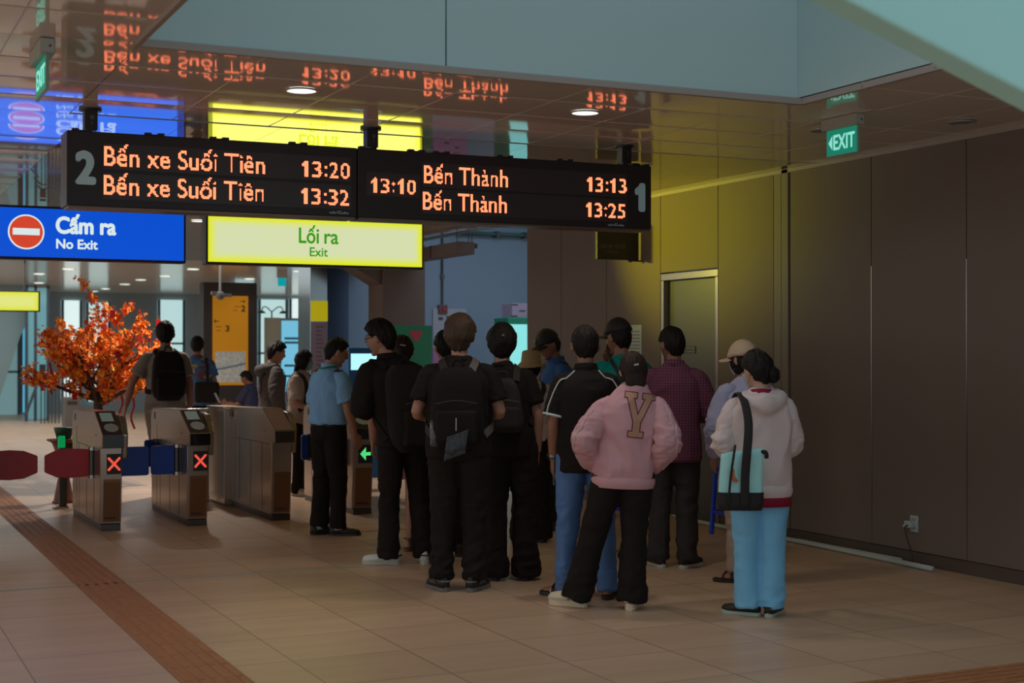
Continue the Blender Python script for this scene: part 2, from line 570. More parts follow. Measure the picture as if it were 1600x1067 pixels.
# door in that wall
dr = thing('door_1', 'flush grey metal service door in a yellow lit steel frame', 'door', (WX, 11.445, 0))
dr['kind'] = 'structure'
mb = MB()
mb.box((.0, -.49, 2.225), (.10, .49, 2.29)); mb.box((.0, -.49, 0), (.10, -.445, 2.225)); mb.box((.0, .445, 0), (.10, .49, 2.225))
mb.build('door_frame', mat('door_frame_steel', '#8d8378', .28, .75), dr, bevel=.004)
mb = MB(); mb.box((.062, -.443, .012), (.10, .443, 2.222))
lf = mb.build('door_leaf', mat('door_paint', '#55524c', .4, .1), dr, bevel=.003)
mb = MB(); mb.cyl((.062, -.36, 1.02), (.025, -.36, 1.02), .012); mb.tube([(.028, -.36, 1.02), (.022, -.33, 1.02), (.022, -.24, 1.02)], [.011] * 3)
mb.build('door_handle', chrome, lf, smooth=True)
pl = MB(); pl.box((.056, -.03, 1.535), (.0625, .26, 1.605))
plq = pl.build('door_plaque', mat('plaque_dark', '#2e2a2c', .4), lf)
plt = mat('plaque_text', '#a5a09b', .5)
# writing on a face that looks to -x: local a = -y
lettering('plaque_lettering', 'PHÒNG KỸ THUẬT', (-.12, 1.574, .02, 1.594), .056, plt, plq, '-x', raise_=.001)
lettering('plaque_lettering', 'TECHNICAL ROOM', (-.12, 1.547, .02, 1.562), .056, plt, plq, '-x', raise_=.001)

# white paper notices taped on the wall beyond the door
for k, (y0, y1, z0, z1, lab) in enumerate(((12.29, 12.60, 1.42, 1.815, 'white paper notice taped to the metal wall nearest the door'),
                                         (12.67, 12.99, 1.36, 1.825, 'white paper notice taped to the metal wall farther from the door'))):
    t = thing('paper_notice', lab, 'notice', (WX - .002, (y0 + y1) / 2, z0), group=None)
    h = (y1 - y0) / 2
    mb = MB(); mb.box((-.0015, -h, 0), (.001, h, z1 - z0)); mb.build('sheet', mat('paper', '#b7c0b4', .7), t)
    mb = MB()
    for q in range(9):
        zz = (z1 - z0) - .07 - q * .033
        mb.box((-.0025, -h + .03, zz), (-.0016, h - .03 - (q * 37 % 5) * .02, zz + .009))
    mb.build('print_lines', mat('print_grey', '#6f7570', .7), t)

# wall socket with plug and its cord
so = thing('wall_socket', 'white double wall socket low on the metal wall', 'socket', (WX, 8.365, .30))
mb = MB(); mb.box((-.012, -.04, -.06), (0, .04, .06)); mb.build('plate', white_plastic, so, bevel=.003)
mb = MB()
for z in (-.03, .03):
    for y in (-.012, .012): mb.box((-.0135, y - .003, z - .008), (-.012, y + .003, z + .008))
mb.build('socket_holes', black_plastic, so)
pg = thing('power_plug', 'pale plug in the wall socket with black cord hanging to the floor', 'plug', (WX, 8.39, .30))
mb = MB(); mb.box((-.055, -.03, -.028), (-.0145, .03, .02)); mb.box((-.05, .03, -.03), (-.02, .055, -.012)); mb.build('plug_body', white_plastic, pg, bevel=.005)
mb = MB(); mb.tube([(-.055, -.01, -.01), (-.085, -.015, -.03), (-.07, -.03, -.12), (-.05, -.045, -.2), (-.05, -.05, -.27), (-.06, -.0, -.2935), (-.04, .05, -.2945)], [.0055] * 7, n=8, sub=5)
mb.build('cord', mat('cord_black', '#3b302c', .5), pg, smooth=True)

# two grey pipes on the floor along that wall
pipe_m = mat('pipe_grey', '#b9bfbb', .45)
mb = MB(); mb.tube([(7.11, 11.55, .022), (7.11, 9.6, .022), (7.06, 8.04, .022)], [.019] * 3, n=14, sub=4)
tag(mb.build('plastic_pipe', pipe_m, smooth=True), 'long grey plastic pipe lying on floor, end nearest the camera', 'pipe', 'pipes on the floor by the metal wall')
mb = MB(); mb.tube([(7.152, 9.75, .02), (7.150, 8.48, .02)], [.017] * 2, n=14)
tag(mb.build('plastic_pipe', pipe_m, smooth=True), 'shorter grey plastic pipe tucked against the metal wall', 'pipe', 'pipes on the floor by the metal wall')

# ------------------------------------------------------------------ downlights
lens_on = mat('lamp_lens', '#ffffff', .4, emit=(.86, 1.0, .90), estr=1.6)
lens_off = mat('lamp_lens_off', '#7f8a94', .3)
ring_m = mat('lamp_ring', '#b0a69e', .35, .3)
def downlight(x, y, r, on, label, group, energy=0):
    t = thing('downlight', label, 'downlight', (x, y, 3.0565), group=group)
    mb = MB(); n = 28
    V, F = [], []
    for k in range(n):
        a = 2 * PI * k / n; c, s_ = math.cos(a), math.sin(a)
        V += [(r * c, r * s_, 0), (r * 1.12 * c, r * 1.12 * s_, 0), (r * 1.12 * c, r * 1.12 * s_, -.007), (r * c, r * s_, -.009)]
    for k in range(n):
        p, q = 4 * k, 4 * ((k + 1) % n)
        for i in range(4): F.append((p + i, p + (i + 1) % 4, q + (i + 1) % 4, q + i))
    mb.add(V, F); mb.build('trim_ring', ring_m, t)
    mb = MB(); mb.cyl((0, 0, -.001), (0, 0, -.006), r, n=28); mb.build('lens', lens_on if on else lens_off, t)
    if energy:
        d_ = bpy.data.lights.new('downlight_lamp', 'SPOT'); d_.energy = energy; d_.color = (1, .93, .82); d_.spot_size = 2.3; d_.spot_blend = .7; d_.shadow_soft_size = r
        l = bpy.data.objects.new('downlight_lamp', d_); l.parent = t; l.location = (0, 0, -.02); COL.objects.link(l)
    return t
downlight(2.47, 8.09, .083, True, 'lit round downlight above the board with the grey 2', 'hall downlights', 34)
downlight(4.31, 8.08, .083, True, 'lit round downlight above the board with the grey 1', 'hall downlights', 34)
downlight(6.73, 7.38, .083, False, 'unlit round downlight in the ceiling by the dark wall', None)
downlight(6.12, 8.04, .083, False, 'unlit round downlight half hidden by the green exit sign', None)
for x, y in ((3.99, 27.4), (3.73, 29.4), (4.21, 33.2), (6.05, 26.5), (6.1, 29.15), (5.96, 30.9), (6.03, 33.1), (6.03, 35.6), (6.02, 37.2), (3.95, 36.0), (7.97, 26.3), (7.9, 29.5)):
    downlight(x, y, .11, True, 'small lit downlight in the far hall ceiling', 'far hall downlights', 7)
downlight(3.87, 16.66, .085, True, 'lit downlight seen between the blue and yellow signs', None, 330)

# ------------------------------------------------------------------ departure boards
BY = 9.19
led_m = mat('led_orange', '#000000', .5, emit=(2.6, .50, .215), estr=1.0)
screen_m = mat('led_screen', '#41393a', .35, spec=.4)
num_m = mat('number_paint', '#ccf4ff', .6)
case_m = mat('board_case', '#2e2627', .42, 0, spec=.4)
end_m = mat('board_end', '#6d6058', .3, .8)
def hanger(x, parent):
    mb = MB(); mb.box((x - .04, BY + .06, 2.925), (x + .04, BY + .14, 3.05)); h = mb.build('hanger', case_m, parent, bevel=.004)
    mb = MB(); mb.cyl((x, BY + .1, 3.045), (x, BY + .1, 3.057), .07, n=24); mb.build('ceiling_plate', case_m, h)
    mb = MB(); mb.cyl((x + .005, BY + .0605, 3.0), (x + .005, BY + .053, 3.0), .016, n=14); mb.cyl((x + .005, BY + .0605, 2.965), (x + .005, BY + .055, 2.965), .007, n=10); mb.build('bolt', steel_dark, h)
def board(name, label, x0, x1, screens, texts, num, hang, clips, brand):
    t = thing(name, label, 'departure board', (0, 0, 0))
    t.location = ((x0 + x1) / 2, BY, 2.445)
    M_ = Matrix.Translation(-Vector(t.location))
    def put(o):
        o.data.transform(M_)
        return o
    kids = []
    mb = MB(); mb.box((x0, BY, 2.445), (x1, BY + .24, 2.905))
    kids.append(mb.build('casing', case_m, t, bevel=.006))
    mb = MB(); mb.box((x0 + .01, BY + .01, 2.432), (x1 - .01, BY + .2, 2.445)); kids.append(mb.build('bottom_rail', mat('board_rail', '#7a6458', .35, .6), t))
    for (a, b, c, d_) in screens:
        mb = MB(); mb.box((a, BY - .003, b), (c, BY + .002, d_)); sc_ = mb.build('led_screen', screen_m, t)
        ds = [led_dots('led_lettering', s, bx, BY - .003, led_m, t) for (s, bx) in texts if a - .02 < bx[0] < c and b - .02 < bx[1] < d_]
        kids.append(merge_into(sc_, *ds))
    for s, bx, ft in num:
        kids.append(lettering('platform_number', s, bx, BY, num_m, t, fat=ft))
    for bx in brand:
        kids.append(lettering('maker_lettering', 'solari', (bx[0], bx[1], bx[0] + .052, bx[1] + .017), BY, num_m, t, raise_=.001))
        kids.append(lettering('maker_lettering', 'udine', (bx[0] + .084, bx[1], bx[0] + .132, bx[1] + .017), BY, num_m, t, raise_=.001))
        mb = MB()
        for q in ((.058, .0, .062, .019), (.074, .0, .078, .019), (.058, .0, .070, .003), (.066, .016, .078, .019)):
            mb.box((bx[0] + q[0], BY - .0012, bx[1] + q[1]), (bx[0] + q[2], BY, bx[1] + q[3]))
        kids.append(mb.build('maker_emblem', num_m, t))
    for x in clips:
        mb = MB(); mb.box((x - .06, BY + .01, 2.905), (x - .02, BY + .05, 2.921)); mb.box((x + .02, BY + .01, 2.905), (x + .06, BY + .05, 2.921)); mb.box((x - .06, BY + .012, 2.905), (x + .06, BY + .04, 2.912))
        kids.append(mb.build('top_clip', case_m, t))
    for o in kids: put(o)
    for hx in hang:
        hanger(hx, t)
    for o in t.children:
        if o.name.startswith('hanger'):
            put(o)
            for c in o.children: put(c)
    return t
tb = board('departure_board', 'black departure board with orange lettering and a big grey 2', 1.327, 3.188,
      [(1.543, 2.676, 3.146, 2.836), (1.543, 2.492, 3.146, 2.655)],
      [('Bến xe Suối Tiên', (1.547, 2.698, 2.558, 2.838)), ('13:20', (2.808, 2.695, 3.135, 2.8)),
       ('Bến xe Suối Tiên', (1.545, 2.520, 2.554, 2.660)), ('13:32', (2.804, 2.517, 3.128, 2.622))],
      [('2', (1.387, 2.588, 1.487, 2.772), .013)], [1.48], [1.42, 1.86, 2.27, 2.79], [(2.998, 2.462)])
mb = MB(); mb.box((1.3245, BY + .004, 2.45), (1.3275, BY + .236, 2.90)); e = mb.build('end_plate', end_m, tb); e.data.transform(Matrix.Translation(-tb.location))
board('departure_board', 'black departure board with clock, orange lettering and a grey 1', 3.193, 5.45,
      [(3.253, 2.593, 3.636, 2.748), (3.648, 2.668, 5.244, 2.836), (3.648, 2.488, 5.244, 2.655)],
      [('13:10', (3.285, 2.613, 3.605, 2.712)), ('Bến Thành', (3.664, 2.695, 4.290, 2.835)), ('13:13', (4.915, 2.697, 5.238, 2.800)),
       ('Bến Thành', (3.656, 2.515, 4.281, 2.655)), ('13:25', (4.908, 2.515, 5.228, 2.618))],
      [('1', (5.322, 2.582, 5.385, 2.766), .013)], [3.32, 5.28], [3.27, 3.62, 3.80, 4.28, 4.75, 5.28, 5.38], [(5.088, 2.458)])

# ------------------------------------------------------------------ lit gate signs (y = 13)
def lightbox_material(name, inner, edge, hx, hz, e0):
    """the lit face of a sign: paler in the middle, more saturated towards its rim (a gradient in its emission colour)"""
    m = bpy.data.materials.new(name); m.use_nodes = True
    nt = m.node_tree; b = nt.nodes['Principled BSDF']
    b.inputs['Base Color'].default_value = (.05, .05, .03, 1); b.inputs['Roughness'].default_value = .3
    tc = nt.nodes.new('ShaderNodeTexCoord'); sp = nt.nodes.new('ShaderNodeSeparateXYZ')
    nt.links.new(tc.outputs['Object'], sp.inputs['Vector'])
    def ch(sock, half):
        a = nt.nodes.new('ShaderNodeMath'); a.operation = 'ABSOLUTE'; nt.links.new(sp.outputs[sock], a.inputs[0])
        s_ = nt.nodes.new('ShaderNodeMath'); s_.operation = 'SUBTRACT'; s_.inputs[0].default_value = half; nt.links.new(a.outputs[0], s_.inputs[1])
        return s_
    mn = nt.nodes.new('ShaderNodeMath'); mn.operation = 'MINIMUM'
    nt.links.new(ch('X', hx).outputs[0], mn.inputs[0]); nt.links.new(ch('Z', hz).outputs[0], mn.inputs[1])
    r = nt.nodes.new('ShaderNodeMapRange'); r.inputs['From Max'].default_value = .10; r.interpolation_type = 'SMOOTHSTEP'
    nt.links.new(mn.outputs[0], r.inputs['Value'])
    mx = nt.nodes.new('ShaderNodeMix'); mx.data_type = 'RGBA'
    mx.inputs['A'].default_value = tuple(edge) + (1,); mx.inputs['B'].default_value = tuple(inner) + (1,)
    nt.links.new(r.outputs['Result'], mx.inputs['Factor']); nt.links.new(mx.outputs['Result'], b.inputs['Emission Color'])
    b.inputs['Emission Strength'].default_value = e0
    return m
yellow_box = lightbox_material('lightbox_yellow', (.66, .72, .42), (.74, .80, .012), 1.03, .205, 1.0)
blue_box = mat('lightbox_blue', '#02103a', .3, emit=(.0, .075, .62), estr=1.0)
white_glow = mat('lightbox_white', '#c0c8c8', .3, emit=(.62, .74, .74), estr=1.0)
red_glow = mat('lightbox_red', '#601008', .3, emit=(.62, .055, .022), estr=1.0)
green_ink = mat('lightbox_green_letters', '#0c4010', .3, emit=(.035, .30, .004), estr=1.0)
SY = 13.0
def gate_sign(name, label, x0, x1, face_m):
    cx, hx = (x0 + x1) / 2, (x1 - x0) / 2
    t = thing(name, label, 'sign', (cx, SY, 2.57))
    mb = MB(); mb.box((-hx - .02, .008, -.23), (hx + .02, .16, .23)); mb.build('sign_box', case_m, t, bevel=.005)
    mb = MB(); mb.box((-hx, -.002, -.208), (hx, .008, .208)); mb.build('lit_face', face_m, t)
    for x in (-hx * .6, hx * .6):
        mb = MB(); mb.cyl((x, .08, .23), (x, .08, .4855), .015); mb.build('hanger_rod', steel_dark, t)
    return t, cx
def shift(o, t):
    o.data.transform(Matrix.Translation(-Vector(t.location))); return o
t, cx = gate_sign('exit_sign', 'glowing yellow exit sign with green lettering over the gates', 3.105, 5.165, yellow_box)
shift(lettering('sign_lettering', 'Lối', (3.947, 2.556, 4.134, 2.722), SY - .002, green_ink, t, fat=.003), t)
shift(lettering('sign_lettering', 'ra', (4.192, 2.556, 4.324, 2.648), SY - .002, green_ink, t, fat=.003), t)
shift(lettering('sign_lettering', 'Exit', (4.05, 2.437, 4.222, 2.518), SY - .002, green_ink, t, fat=.002), t)
def wall_glow_spot(x, energy, color, aim, cone):
    d_ = bpy.data.lights.new('wall_glow_spot', 'SPOT'); d_.energy = energy; d_.color = color; d_.spot_size = math.radians(cone); d_.spot_blend = 1.0; d_.shadow_soft_size = 0
    l = bpy.data.objects.new('wall_glow_spot', d_); l.location = (x, 12.985, 2.57); l.rotation_euler = Vector(aim).to_track_quat('-Z', 'Y').to_euler(); COL.objects.link(l)
area_lamp('exit_sign_glow', (4.135, 12.975, 2.57), (-PI / 2, 0, 0), (2.0, .4), 4.5, (1.0, .94, .02))
for x in (4.7, 5.0): wall_glow_spot(x, 115, (1.0, .96, .01), (2.25, -1.35, .30), 64)  # added spots aimed at the wall for its yellow glow, not part of the sign
t, cx = gate_sign('no_exit_sign', 'glowing blue sign with red no entry disc over the gates', .85, 2.885, blue_box)
shift(lettering('sign_lettering', 'Cấm ra', (1.791, 2.573, 2.287, 2.735), SY - .002, white_glow, t, fat=.0075), t)
shift(lettering('sign_lettering', 'No Exit', (1.791, 2.441, 2.134, 2.520), SY - .002, white_glow, t, fat=.0035), t)
for r, m_, e in ((.149, white_glow, .003), (.136, red_glow, .005)):
    mb = MB(); mb.cyl((1.542, SY - .002, 2.573), (1.542, SY - .002 - e, 2.573), r, n=48)
    shift(mb.build('no_entry_disc', m_, t), t)
mb = MB(); mb.box((1.432, SY - .010, 2.547), (1.652, SY - .006, 2.604)); shift(mb.build('disc_bar', white_glow, t), t)
area_lamp('no_exit_sign_glow', (1.87, 12.975, 2.57), (-PI / 2, 0, 0), (1.9, .4), 3, (.03, .2, 1.0))
# yellow sign of the far hall
t = thing('hall_sign', 'plain glowing yellow sign hanging far behind the blossom tree', 'sign', (2.55, 25.0, 2.38))
mb = MB(); mb.box((-.64, .01, -.17), (.64, .12, .17)); mb.build('sign_box', case_m, t, bevel=.005)
mb = MB(); mb.box((-.61, -.002, -.15), (.61, .01, .15)); mb.build('lit_face', lightbox_material('lightbox_yellow_far', (.72, .76, .20), (.70, .74, .02), .61, .15, 1.0), t)
for x in (-.4, .4):
    mb = MB(); mb.cyl((x, .06, .17), (x, .06, .675), .015); mb.build('hanger_rod', steel_dark, t)

# ------------------------------------------------------------------ green exit signs hanging from the ceiling (they face -x)
green_face = mat('exit_green', '#0a6a50', .35, emit=(.0, .16, .10), estr=1.0)
exit_white = mat('exit_letters', '#9adfd0', .35, emit=(.22, .60, .52), estr=1.0)
def exit_sign(x, y0, y1, label, tri):
    t = thing('hanging_exit_sign', label, 'exit sign', (x, (y0 + y1) / 2, 2.82))
    h = (y1 - y0) / 2
    mb = MB(); mb.box((-.035, -h - .02, .165), (.035, h + .02, .237)); b = mb.build('lamp_housing', mat('housing_cream', '#a9a294', .5), t, bevel=.003)
    mb = MB(); mb.box((-.03, -h - .024, .17), (.03, -h - .02, .235)); mb.build('end_cover', white_plastic, b)
    mb = MB(); mb.cyl((.01, -h - .024, .20), (.01, -h - .027, .20), .006); mb.build('test_button', mat('button_red', '#7a2020', .4), b)
    mb = MB(); mb.box((-.006, -h, 0), (.006, h, .165)); mb.build('sign_plate', green_face, t)
    mb = MB(); mb.box((-.008, -h - .012, 0), (.008, -h, .165)); mb.box((-.008, -h - .012, -.008), (.008, h, 0)); mb.build('plate_rim', mat('rim_acrylic', '#8fae9f', .3), t)
    a0 = -h * .52 if tri else -h * .75
    lettering('exit_lettering', 'EXIT', (a0, .035, h * .84, .128), -.006, exit_white, t, '-x', fat=.003)
    if tri:
        mb = MB(); mb.prism([(h * .86, .082), (h * .62, .125), (h * .62, .039)], 'x', -.009, -.0062); mb.build('arrow', exit_white, t)
    return t
exit_sign(5.9, 7.40, 7.71, 'green exit sign with arrow hanging beside the dark wall', True)
exit_sign(.96, 7.29, 7.67, 'green exit sign hanging edge on near the end of the board with the grey 2', False)
# intercom sign on the wall
t = thing('intercom_sign', 'small black intercom sign projecting from the wall below the departure board', 'sign', (6.93, 12.3, 2.44))
mb = MB(); mb.box((-.25, -.02, 0), (.21, .02, .285)); mb.build('sign_plate', mat('sign_black', '#2c2423', .45), t, bevel=.004)
mb = MB(); mb.box((.10, -.015, -.012), (.25, .015, .0)); mb.cyl((.12, 0, -.02), (.12, 0, .0), .02); mb.build('wall_bracket', black_metal, t)
lm = mat('dim_letters', '#6e6664', .6)
lettering('sign_lettering', 'Liên lạc nội bộ', (-.215, .10, .06, .155), -.02, lm, t)
lettering('sign_lettering', 'Intercom', (-.14, .065, -.02, .088), -.02, lm, t)

# ------------------------------------------------------------------ ticket gates
gate_reflect_tint = mat('gate_lower_front', '#80583c', .35, .55)  # brown of the floor's reflection put into the steel's colour
gate_side = mat('gate_side_steel', '#b0a093', .26, .85, bump=(40, .02))
dark_glass = mat('reader_glass', '#1d1a1c', .15, coat=.3)
screen_dim = mat('reader_screen', '#6c7a72', .25, emit=(.05, .07, .06), estr=1.0)
oval_m = mat('reader_oval', '#b9c4bd', .3)
flap_red = mat('flap_red', '#b81420', .35)
flap_blue = mat('flap_blue', '#0a48b4', .35)
led_red = mat('led_red', '#000000', .5, emit=(1.6, .16, .10), estr=1.0)
led_green = mat('led_green', '#000000', .5, emit=(.15, 1.3, .35), estr=1.0)
def gate_flap(t, sx, x0, length, y, m, rounded):
    """a paddle that reaches from the cabinet's side x0 by length in direction sx"""
    z0, z1 = .44, .70
    if rounded == 'hex':
        P = [(0, z0 + .012), (0, z1 - .012), (.20 * length / .41, z1), (.31 * length / .41, z1 - .01), (length, z1 - .055), (length + .004, z1 - .07), (length + .004, z0 + .07), (length, z0 + .055), (.31 * length / .41, z0 + .01), (.20 * length / .41, z0)]
    else:
        r = .022
        P = [(0, z0), (0, z1)] + [(length - r + r * math.sin(a), z1 - r + r * math.cos(a)) for a in (0, .5, 1.07, PI / 2)] + [(length - r + r * math.cos(a), z0 + r - r * math.sin(a)) for a in (0, .5, 1.07, PI / 2)]
    P = [(x0 + sx * p[0], p[1]) for p in P]
    mb = MB(); mb.prism(P, 'y', y - .014, y + .014)
    fl = mb.build('flap', m, t, bevel=.005)
    mb = MB(); mb.cyl((x0, y, z0 + .02), (x0, y, z1 - .02), .032); mb.build('hinge_post', steel_dark, fl, smooth=False)
    mb = MB(); mb.cyl((x0, y, z1 - .02), (x0, y, z1 + .008), .036); mb.build('hinge_cap', chrome, fl)
    mb = MB(); mb.cyl((x0, y, z0 - .008), (x0, y, z0 + .02), .036); mb.build('hinge_cap', chrome, fl)
def gate(x0, x1, y, label, led=None, reader=True, flaps=(), pod=True):
    """cabinet from x0 to x1; its narrow front faces the hall at y, its body runs 1.6 m towards the platforms"""
    cx, h = (x0 + x1) / 2, (x1 - x0) / 2
    t = thing('ticket_gate', label, 'ticket gate', (cx, y, 0), group='row of ticket gates')
    mb = MB(); mb.box((-h + .008, .01, 0), (h - .008, 1.56, .055)); mb.build('plinth', steel_dark, t, bevel=.004)
    prof = [(.035, .055), (.0, .42), (.0, .72), (-.095, .72), (-.10, .83), (.33, 1.025), (1.48, 1.0), (1.56, .98), (1.60, .90), (1.60, .70), (1.56, .66), (1.56, .055)]
    mb = MB(); mb.prism(prof, 'x', -h, h)
    body = mb.build('cabinet', gate_side, t, bevel=.006)
    mb = MB()
    for yy in (.32, .72, 1.15): mb.box((-h - .0015, yy, .07), (-h, yy + .005, .70))
    mb.box((-h - .0015, .10, .70), (-h, 1.3, .704)); mb.box((-h - .0015, 1.3, .07), (-h, 1.304, .85))
    mb.box((-h - .002, 1.38, .90), (-h, 1.43, .965)); mb.cyl((-h - .002, .22, .82), (-h, .22, .82), .008, n=10)
    mb.build('seams', groove, body)
    mb = MB(); mb.prism([(.030, .075), (-.004, .42), (-.004, .445), (.036, .445)], 'x', -h + .028, h - .012); mb.build('lower_front', gate_reflect_tint, t)
    mb = MB(); mb.box((-h + .04, -.0005 + .0235, .10), (h - .05, .03, .115)); mb.build('slot', groove, t)
    mb = MB(); mb.box((-h + .004, -.103, .722), (h - .004, -.095, .828)); mb.build('head_front', dark_glass if reader else steel_dark, t, bevel=.003)
    n = Vector((0, -.195, .43)).normalized(); dv = Vector((0, .43, .195)).normalized()
    def slope(u0, v0, u1, v1, th, nm, m_, par, oval=False):
        base = Vector((0, -.10, .83))
        mb = MB()
        if oval:
            k = 28; V = []
            for q in range(k):
                a = 2 * PI * q / k
                p = base + dv * ((v0 + v1) / 2 + (v1 - v0) / 2 * math.sin(a)) + Vector((1, 0, 0)) * ((u0 + u1) / 2 + (u1 - u0) / 2 * math.cos(a))
                V.append(tuple(p + n * th))
            mb.add(V, [tuple(range(k))])
        else:
            V = []
            for e in (0.0, th):
                for (u, v) in ((u0, v0), (u1, v0), (u1, v1), (u0, v1)):
                    V.append(tuple(base + dv * v + Vector((1, 0, 0)) * u + n * e))
            mb.add(V, [(3, 2, 1, 0), (4, 5, 6, 7), (0, 1, 5, 4), (1, 2, 6, 5), (2, 3, 7, 6), (3, 0, 4, 7)])
        return mb.build(nm, m_, par)
    if reader:
        pnl = slope(-h + .012, .01, h - .012, .455, .006, 'reader_panel', dark_glass, t)
        slope(-h + .035, .26, h - .045, .42, .009, 'display', screen_dim, pnl)
        slope(-h + .035, .05, h - .03, .21, .0095, 'card_reader', oval_m, pnl, True)
    else:
        slope(-h + .006, .01, h - .006, .455, .004, 'sloped_lid', chrome, t)
    if pod:
        mb = MB()
        arc = [(.02, .70), (.0, .83), (.06, .93), (.16, .985), (.28, 1.0), (.60, .99), (.60, .62), (.03, .62)]
        mb.prism(arc, 'x', h, h + .055); mb.build('sensor_pod', steel, t, bevel=.012)
    if led:
        mb = MB(); mb.box((-h + .055, -.006, .49), (h - .008, .001, .665)); pn = mb.build('indicator', black_plastic, t)
        mb = MB(); c0, cz, p = .024, .578, .0098
        for i in range(-5, 6):
            for j in range(-5, 6):
                if led == 'cross': on = abs(abs(i) - abs(j)) <= 1 and max(abs(i), abs(j)) <= 5
                else: on = (abs(j) <= 1 and i > -4) or (i < 1 and abs(j) <= i + 5)
                if on:
                    x, z = c0 + i * p, cz + j * p * 1.1; q = p * .38
                    mb.add([(x - q, -.0075, z - q), (x + q, -.0075, z - q), (x + q, -.0075, z + q), (x - q, -.0075, z + q)], [(0, 1, 2, 3)])
        mb.build('led_marking', led_red if led == 'cross' else led_green, pn)
    for (sx, ln, yy, m_, kind) in flaps:
        gate_flap(t, sx, sx * (h + .012), ln, yy, m_, kind)
    return t
gate(1.02, 1.21, 12.93, 'steel ticket gate whose red paddle comes in from the frame edge', 'cross', True, [(1, .45, .36, flap_red, 'hex')])
gate(2.15, 2.335, 12.93, 'steel ticket gate with a red cross light, one red and one blue paddle', 'cross', True, [(-1, .40, .36, flap_red, 'hex'), (1, .29, .36, flap_blue, 'r')])
gate(2.91, 3.10, 12.97, 'steel ticket gate with a red cross light and only a blue paddle', 'cross', True, [(-1, .235, .36, flap_blue, 'r'), (-1, .11, 1.3, flap_blue, 'r')])
g3 = gate(3.70, 3.89, 13.04, 'broad steel ticket gate with plain sloped lid beside the guard', None, False, [])
mb = MB(); mb.prism([(1.45, .02), (1.45, .97), (1.50, 1.0), (2.2, .99), (2.25, .95), (2.25, .02)], 'x', -.17, .04); mb.build('side_cabinet', gate_side, g3, bevel=.006)
gate(4.54, 4.74, 13.2, 'steel ticket gate with a green arrow light behind the guard', 'arrow', True, [(-1, .07, .36, flap_blue, 'r'), (-1, .10, 1.3, flap_blue, 'r')])
t = thing('barrier_rail', 'low steel barrier with two posts between the ticket gates', 'barrier', (3.46, 14.95, 0))
mb = MB(); mb.box((-.16, -.02, .93), (.12, .02, .97)); mb.build('top_rail', steel, t, bevel=.004)
mb = MB(); mb.box((-.16, -.015, .03), (.12, .015, .07)); mb.build('bottom_rail', steel, t, bevel=.004)
for x in (-.145, .105):
    mb = MB(); mb.box((x - .012, -.012, 0), (x + .012, .012, .93)); mb.build('post', steel_dark, t)
mb = MB(); mb.box((-.13, -.003, .08), (.09, .003, .92)); mb.build('glass', mat('barrier_glass', '#8fb6c4', .05, coat=.2), t)
# slim lane post with green lamp behind the first gate
t = thing('lane_post', 'slim dark post with green lamp behind the first ticket gate', 'post', (2.13, 14.99, 0))
mb = MB(); mb.box((-.035, -.03, .02), (.035, .03, .62)); mb.build('post_body', steel_dark, t, bevel=.004)
mb = MB(); mb.box((-.09, -.06, 0), (.05, .06, .02)); mb.build('foot_plate', steel, t)
mb = MB(); mb.box((-.05, -.035, .60), (.02, -.01, .72)); mb.build('green_lamp', mat('lamp_green', '#0a7a3a', .4, emit=(.0, .22, .06), estr=1), t, bevel=.008)
# red tape line on the floor
mb = MB(); mb.box((4.06, 11.93, 0), (4.60, 11.965, .002))
tag(mb.build('floor_tape', mat('tape_red', '#d02828', .5)), 'thin red tape line stuck to the floor by the guard', 'tape')

# ------------------------------------------------------------------ far hall and the room behind
back_wall = mat('back_wall_paint', '#8fa0b2', .7)
conc = mat('concrete', '#6b5a52', .85, vary=(3, .15), bump=(25, .2))
mb = MB(); mb.box((6.82, 21.5, 0), (16, 21.7, 4.6)); struct(mb.build('wall_back', back_wall), 'plain blue grey wall of the room behind the gates', 'wall')
mb = MB(); mb.box((WX + .4, 14.8, 4.55), (16, 21.5, 4.7)); struct(mb.build('ceiling_back_room', back_wall), 'ceiling of the blue grey back room', 'ceiling')
mb = MB(); mb.box((WX + .02, 14.86, 3.1), (WX + .4, 24, 4.7)); struct(mb.build('wall_step', back_wall), 'upper wall step between the hall ceiling and back room', 'wall')
mb = MB(); mb.box((13.5, 14.8, 0), (13.7, 21.5, 4.6)); struct(mb.build('wall_back_side', back_wall), 'side wall of the back room', 'wall')
mb = MB(); mb.box((6.97, 19.0, 0), (7.60, 19.6, 3.06))
mb.prism([(6.97, 2.48), (6.97, 3.06), (6.15, 3.06), (6.45, 2.78)], 'y', 19.05, 19.55)
struct(mb.build('column_1', conc, bevel=.01), 'brown concrete column with a sloped bracket', 'column')
clad = mat('column_cladding', '#9aa3a5', .2, .9)
mb = MB(); mb.box((6.24, 20.0, 0), (6.50, 20.6, 3.06)); struct(mb.build('column_2', clad, bevel=.01), 'steel clad column with posters beside the doorway', 'column')
mb = MB(); mb.box((6.70, 20.9, 0), (7.12, 21.4, 3.06)); struct(mb.build('column_3', mat('column_blue', '#5a6c8a', .3, .6), bevel=.01), 'blue steel column next to the back wall', 'column')
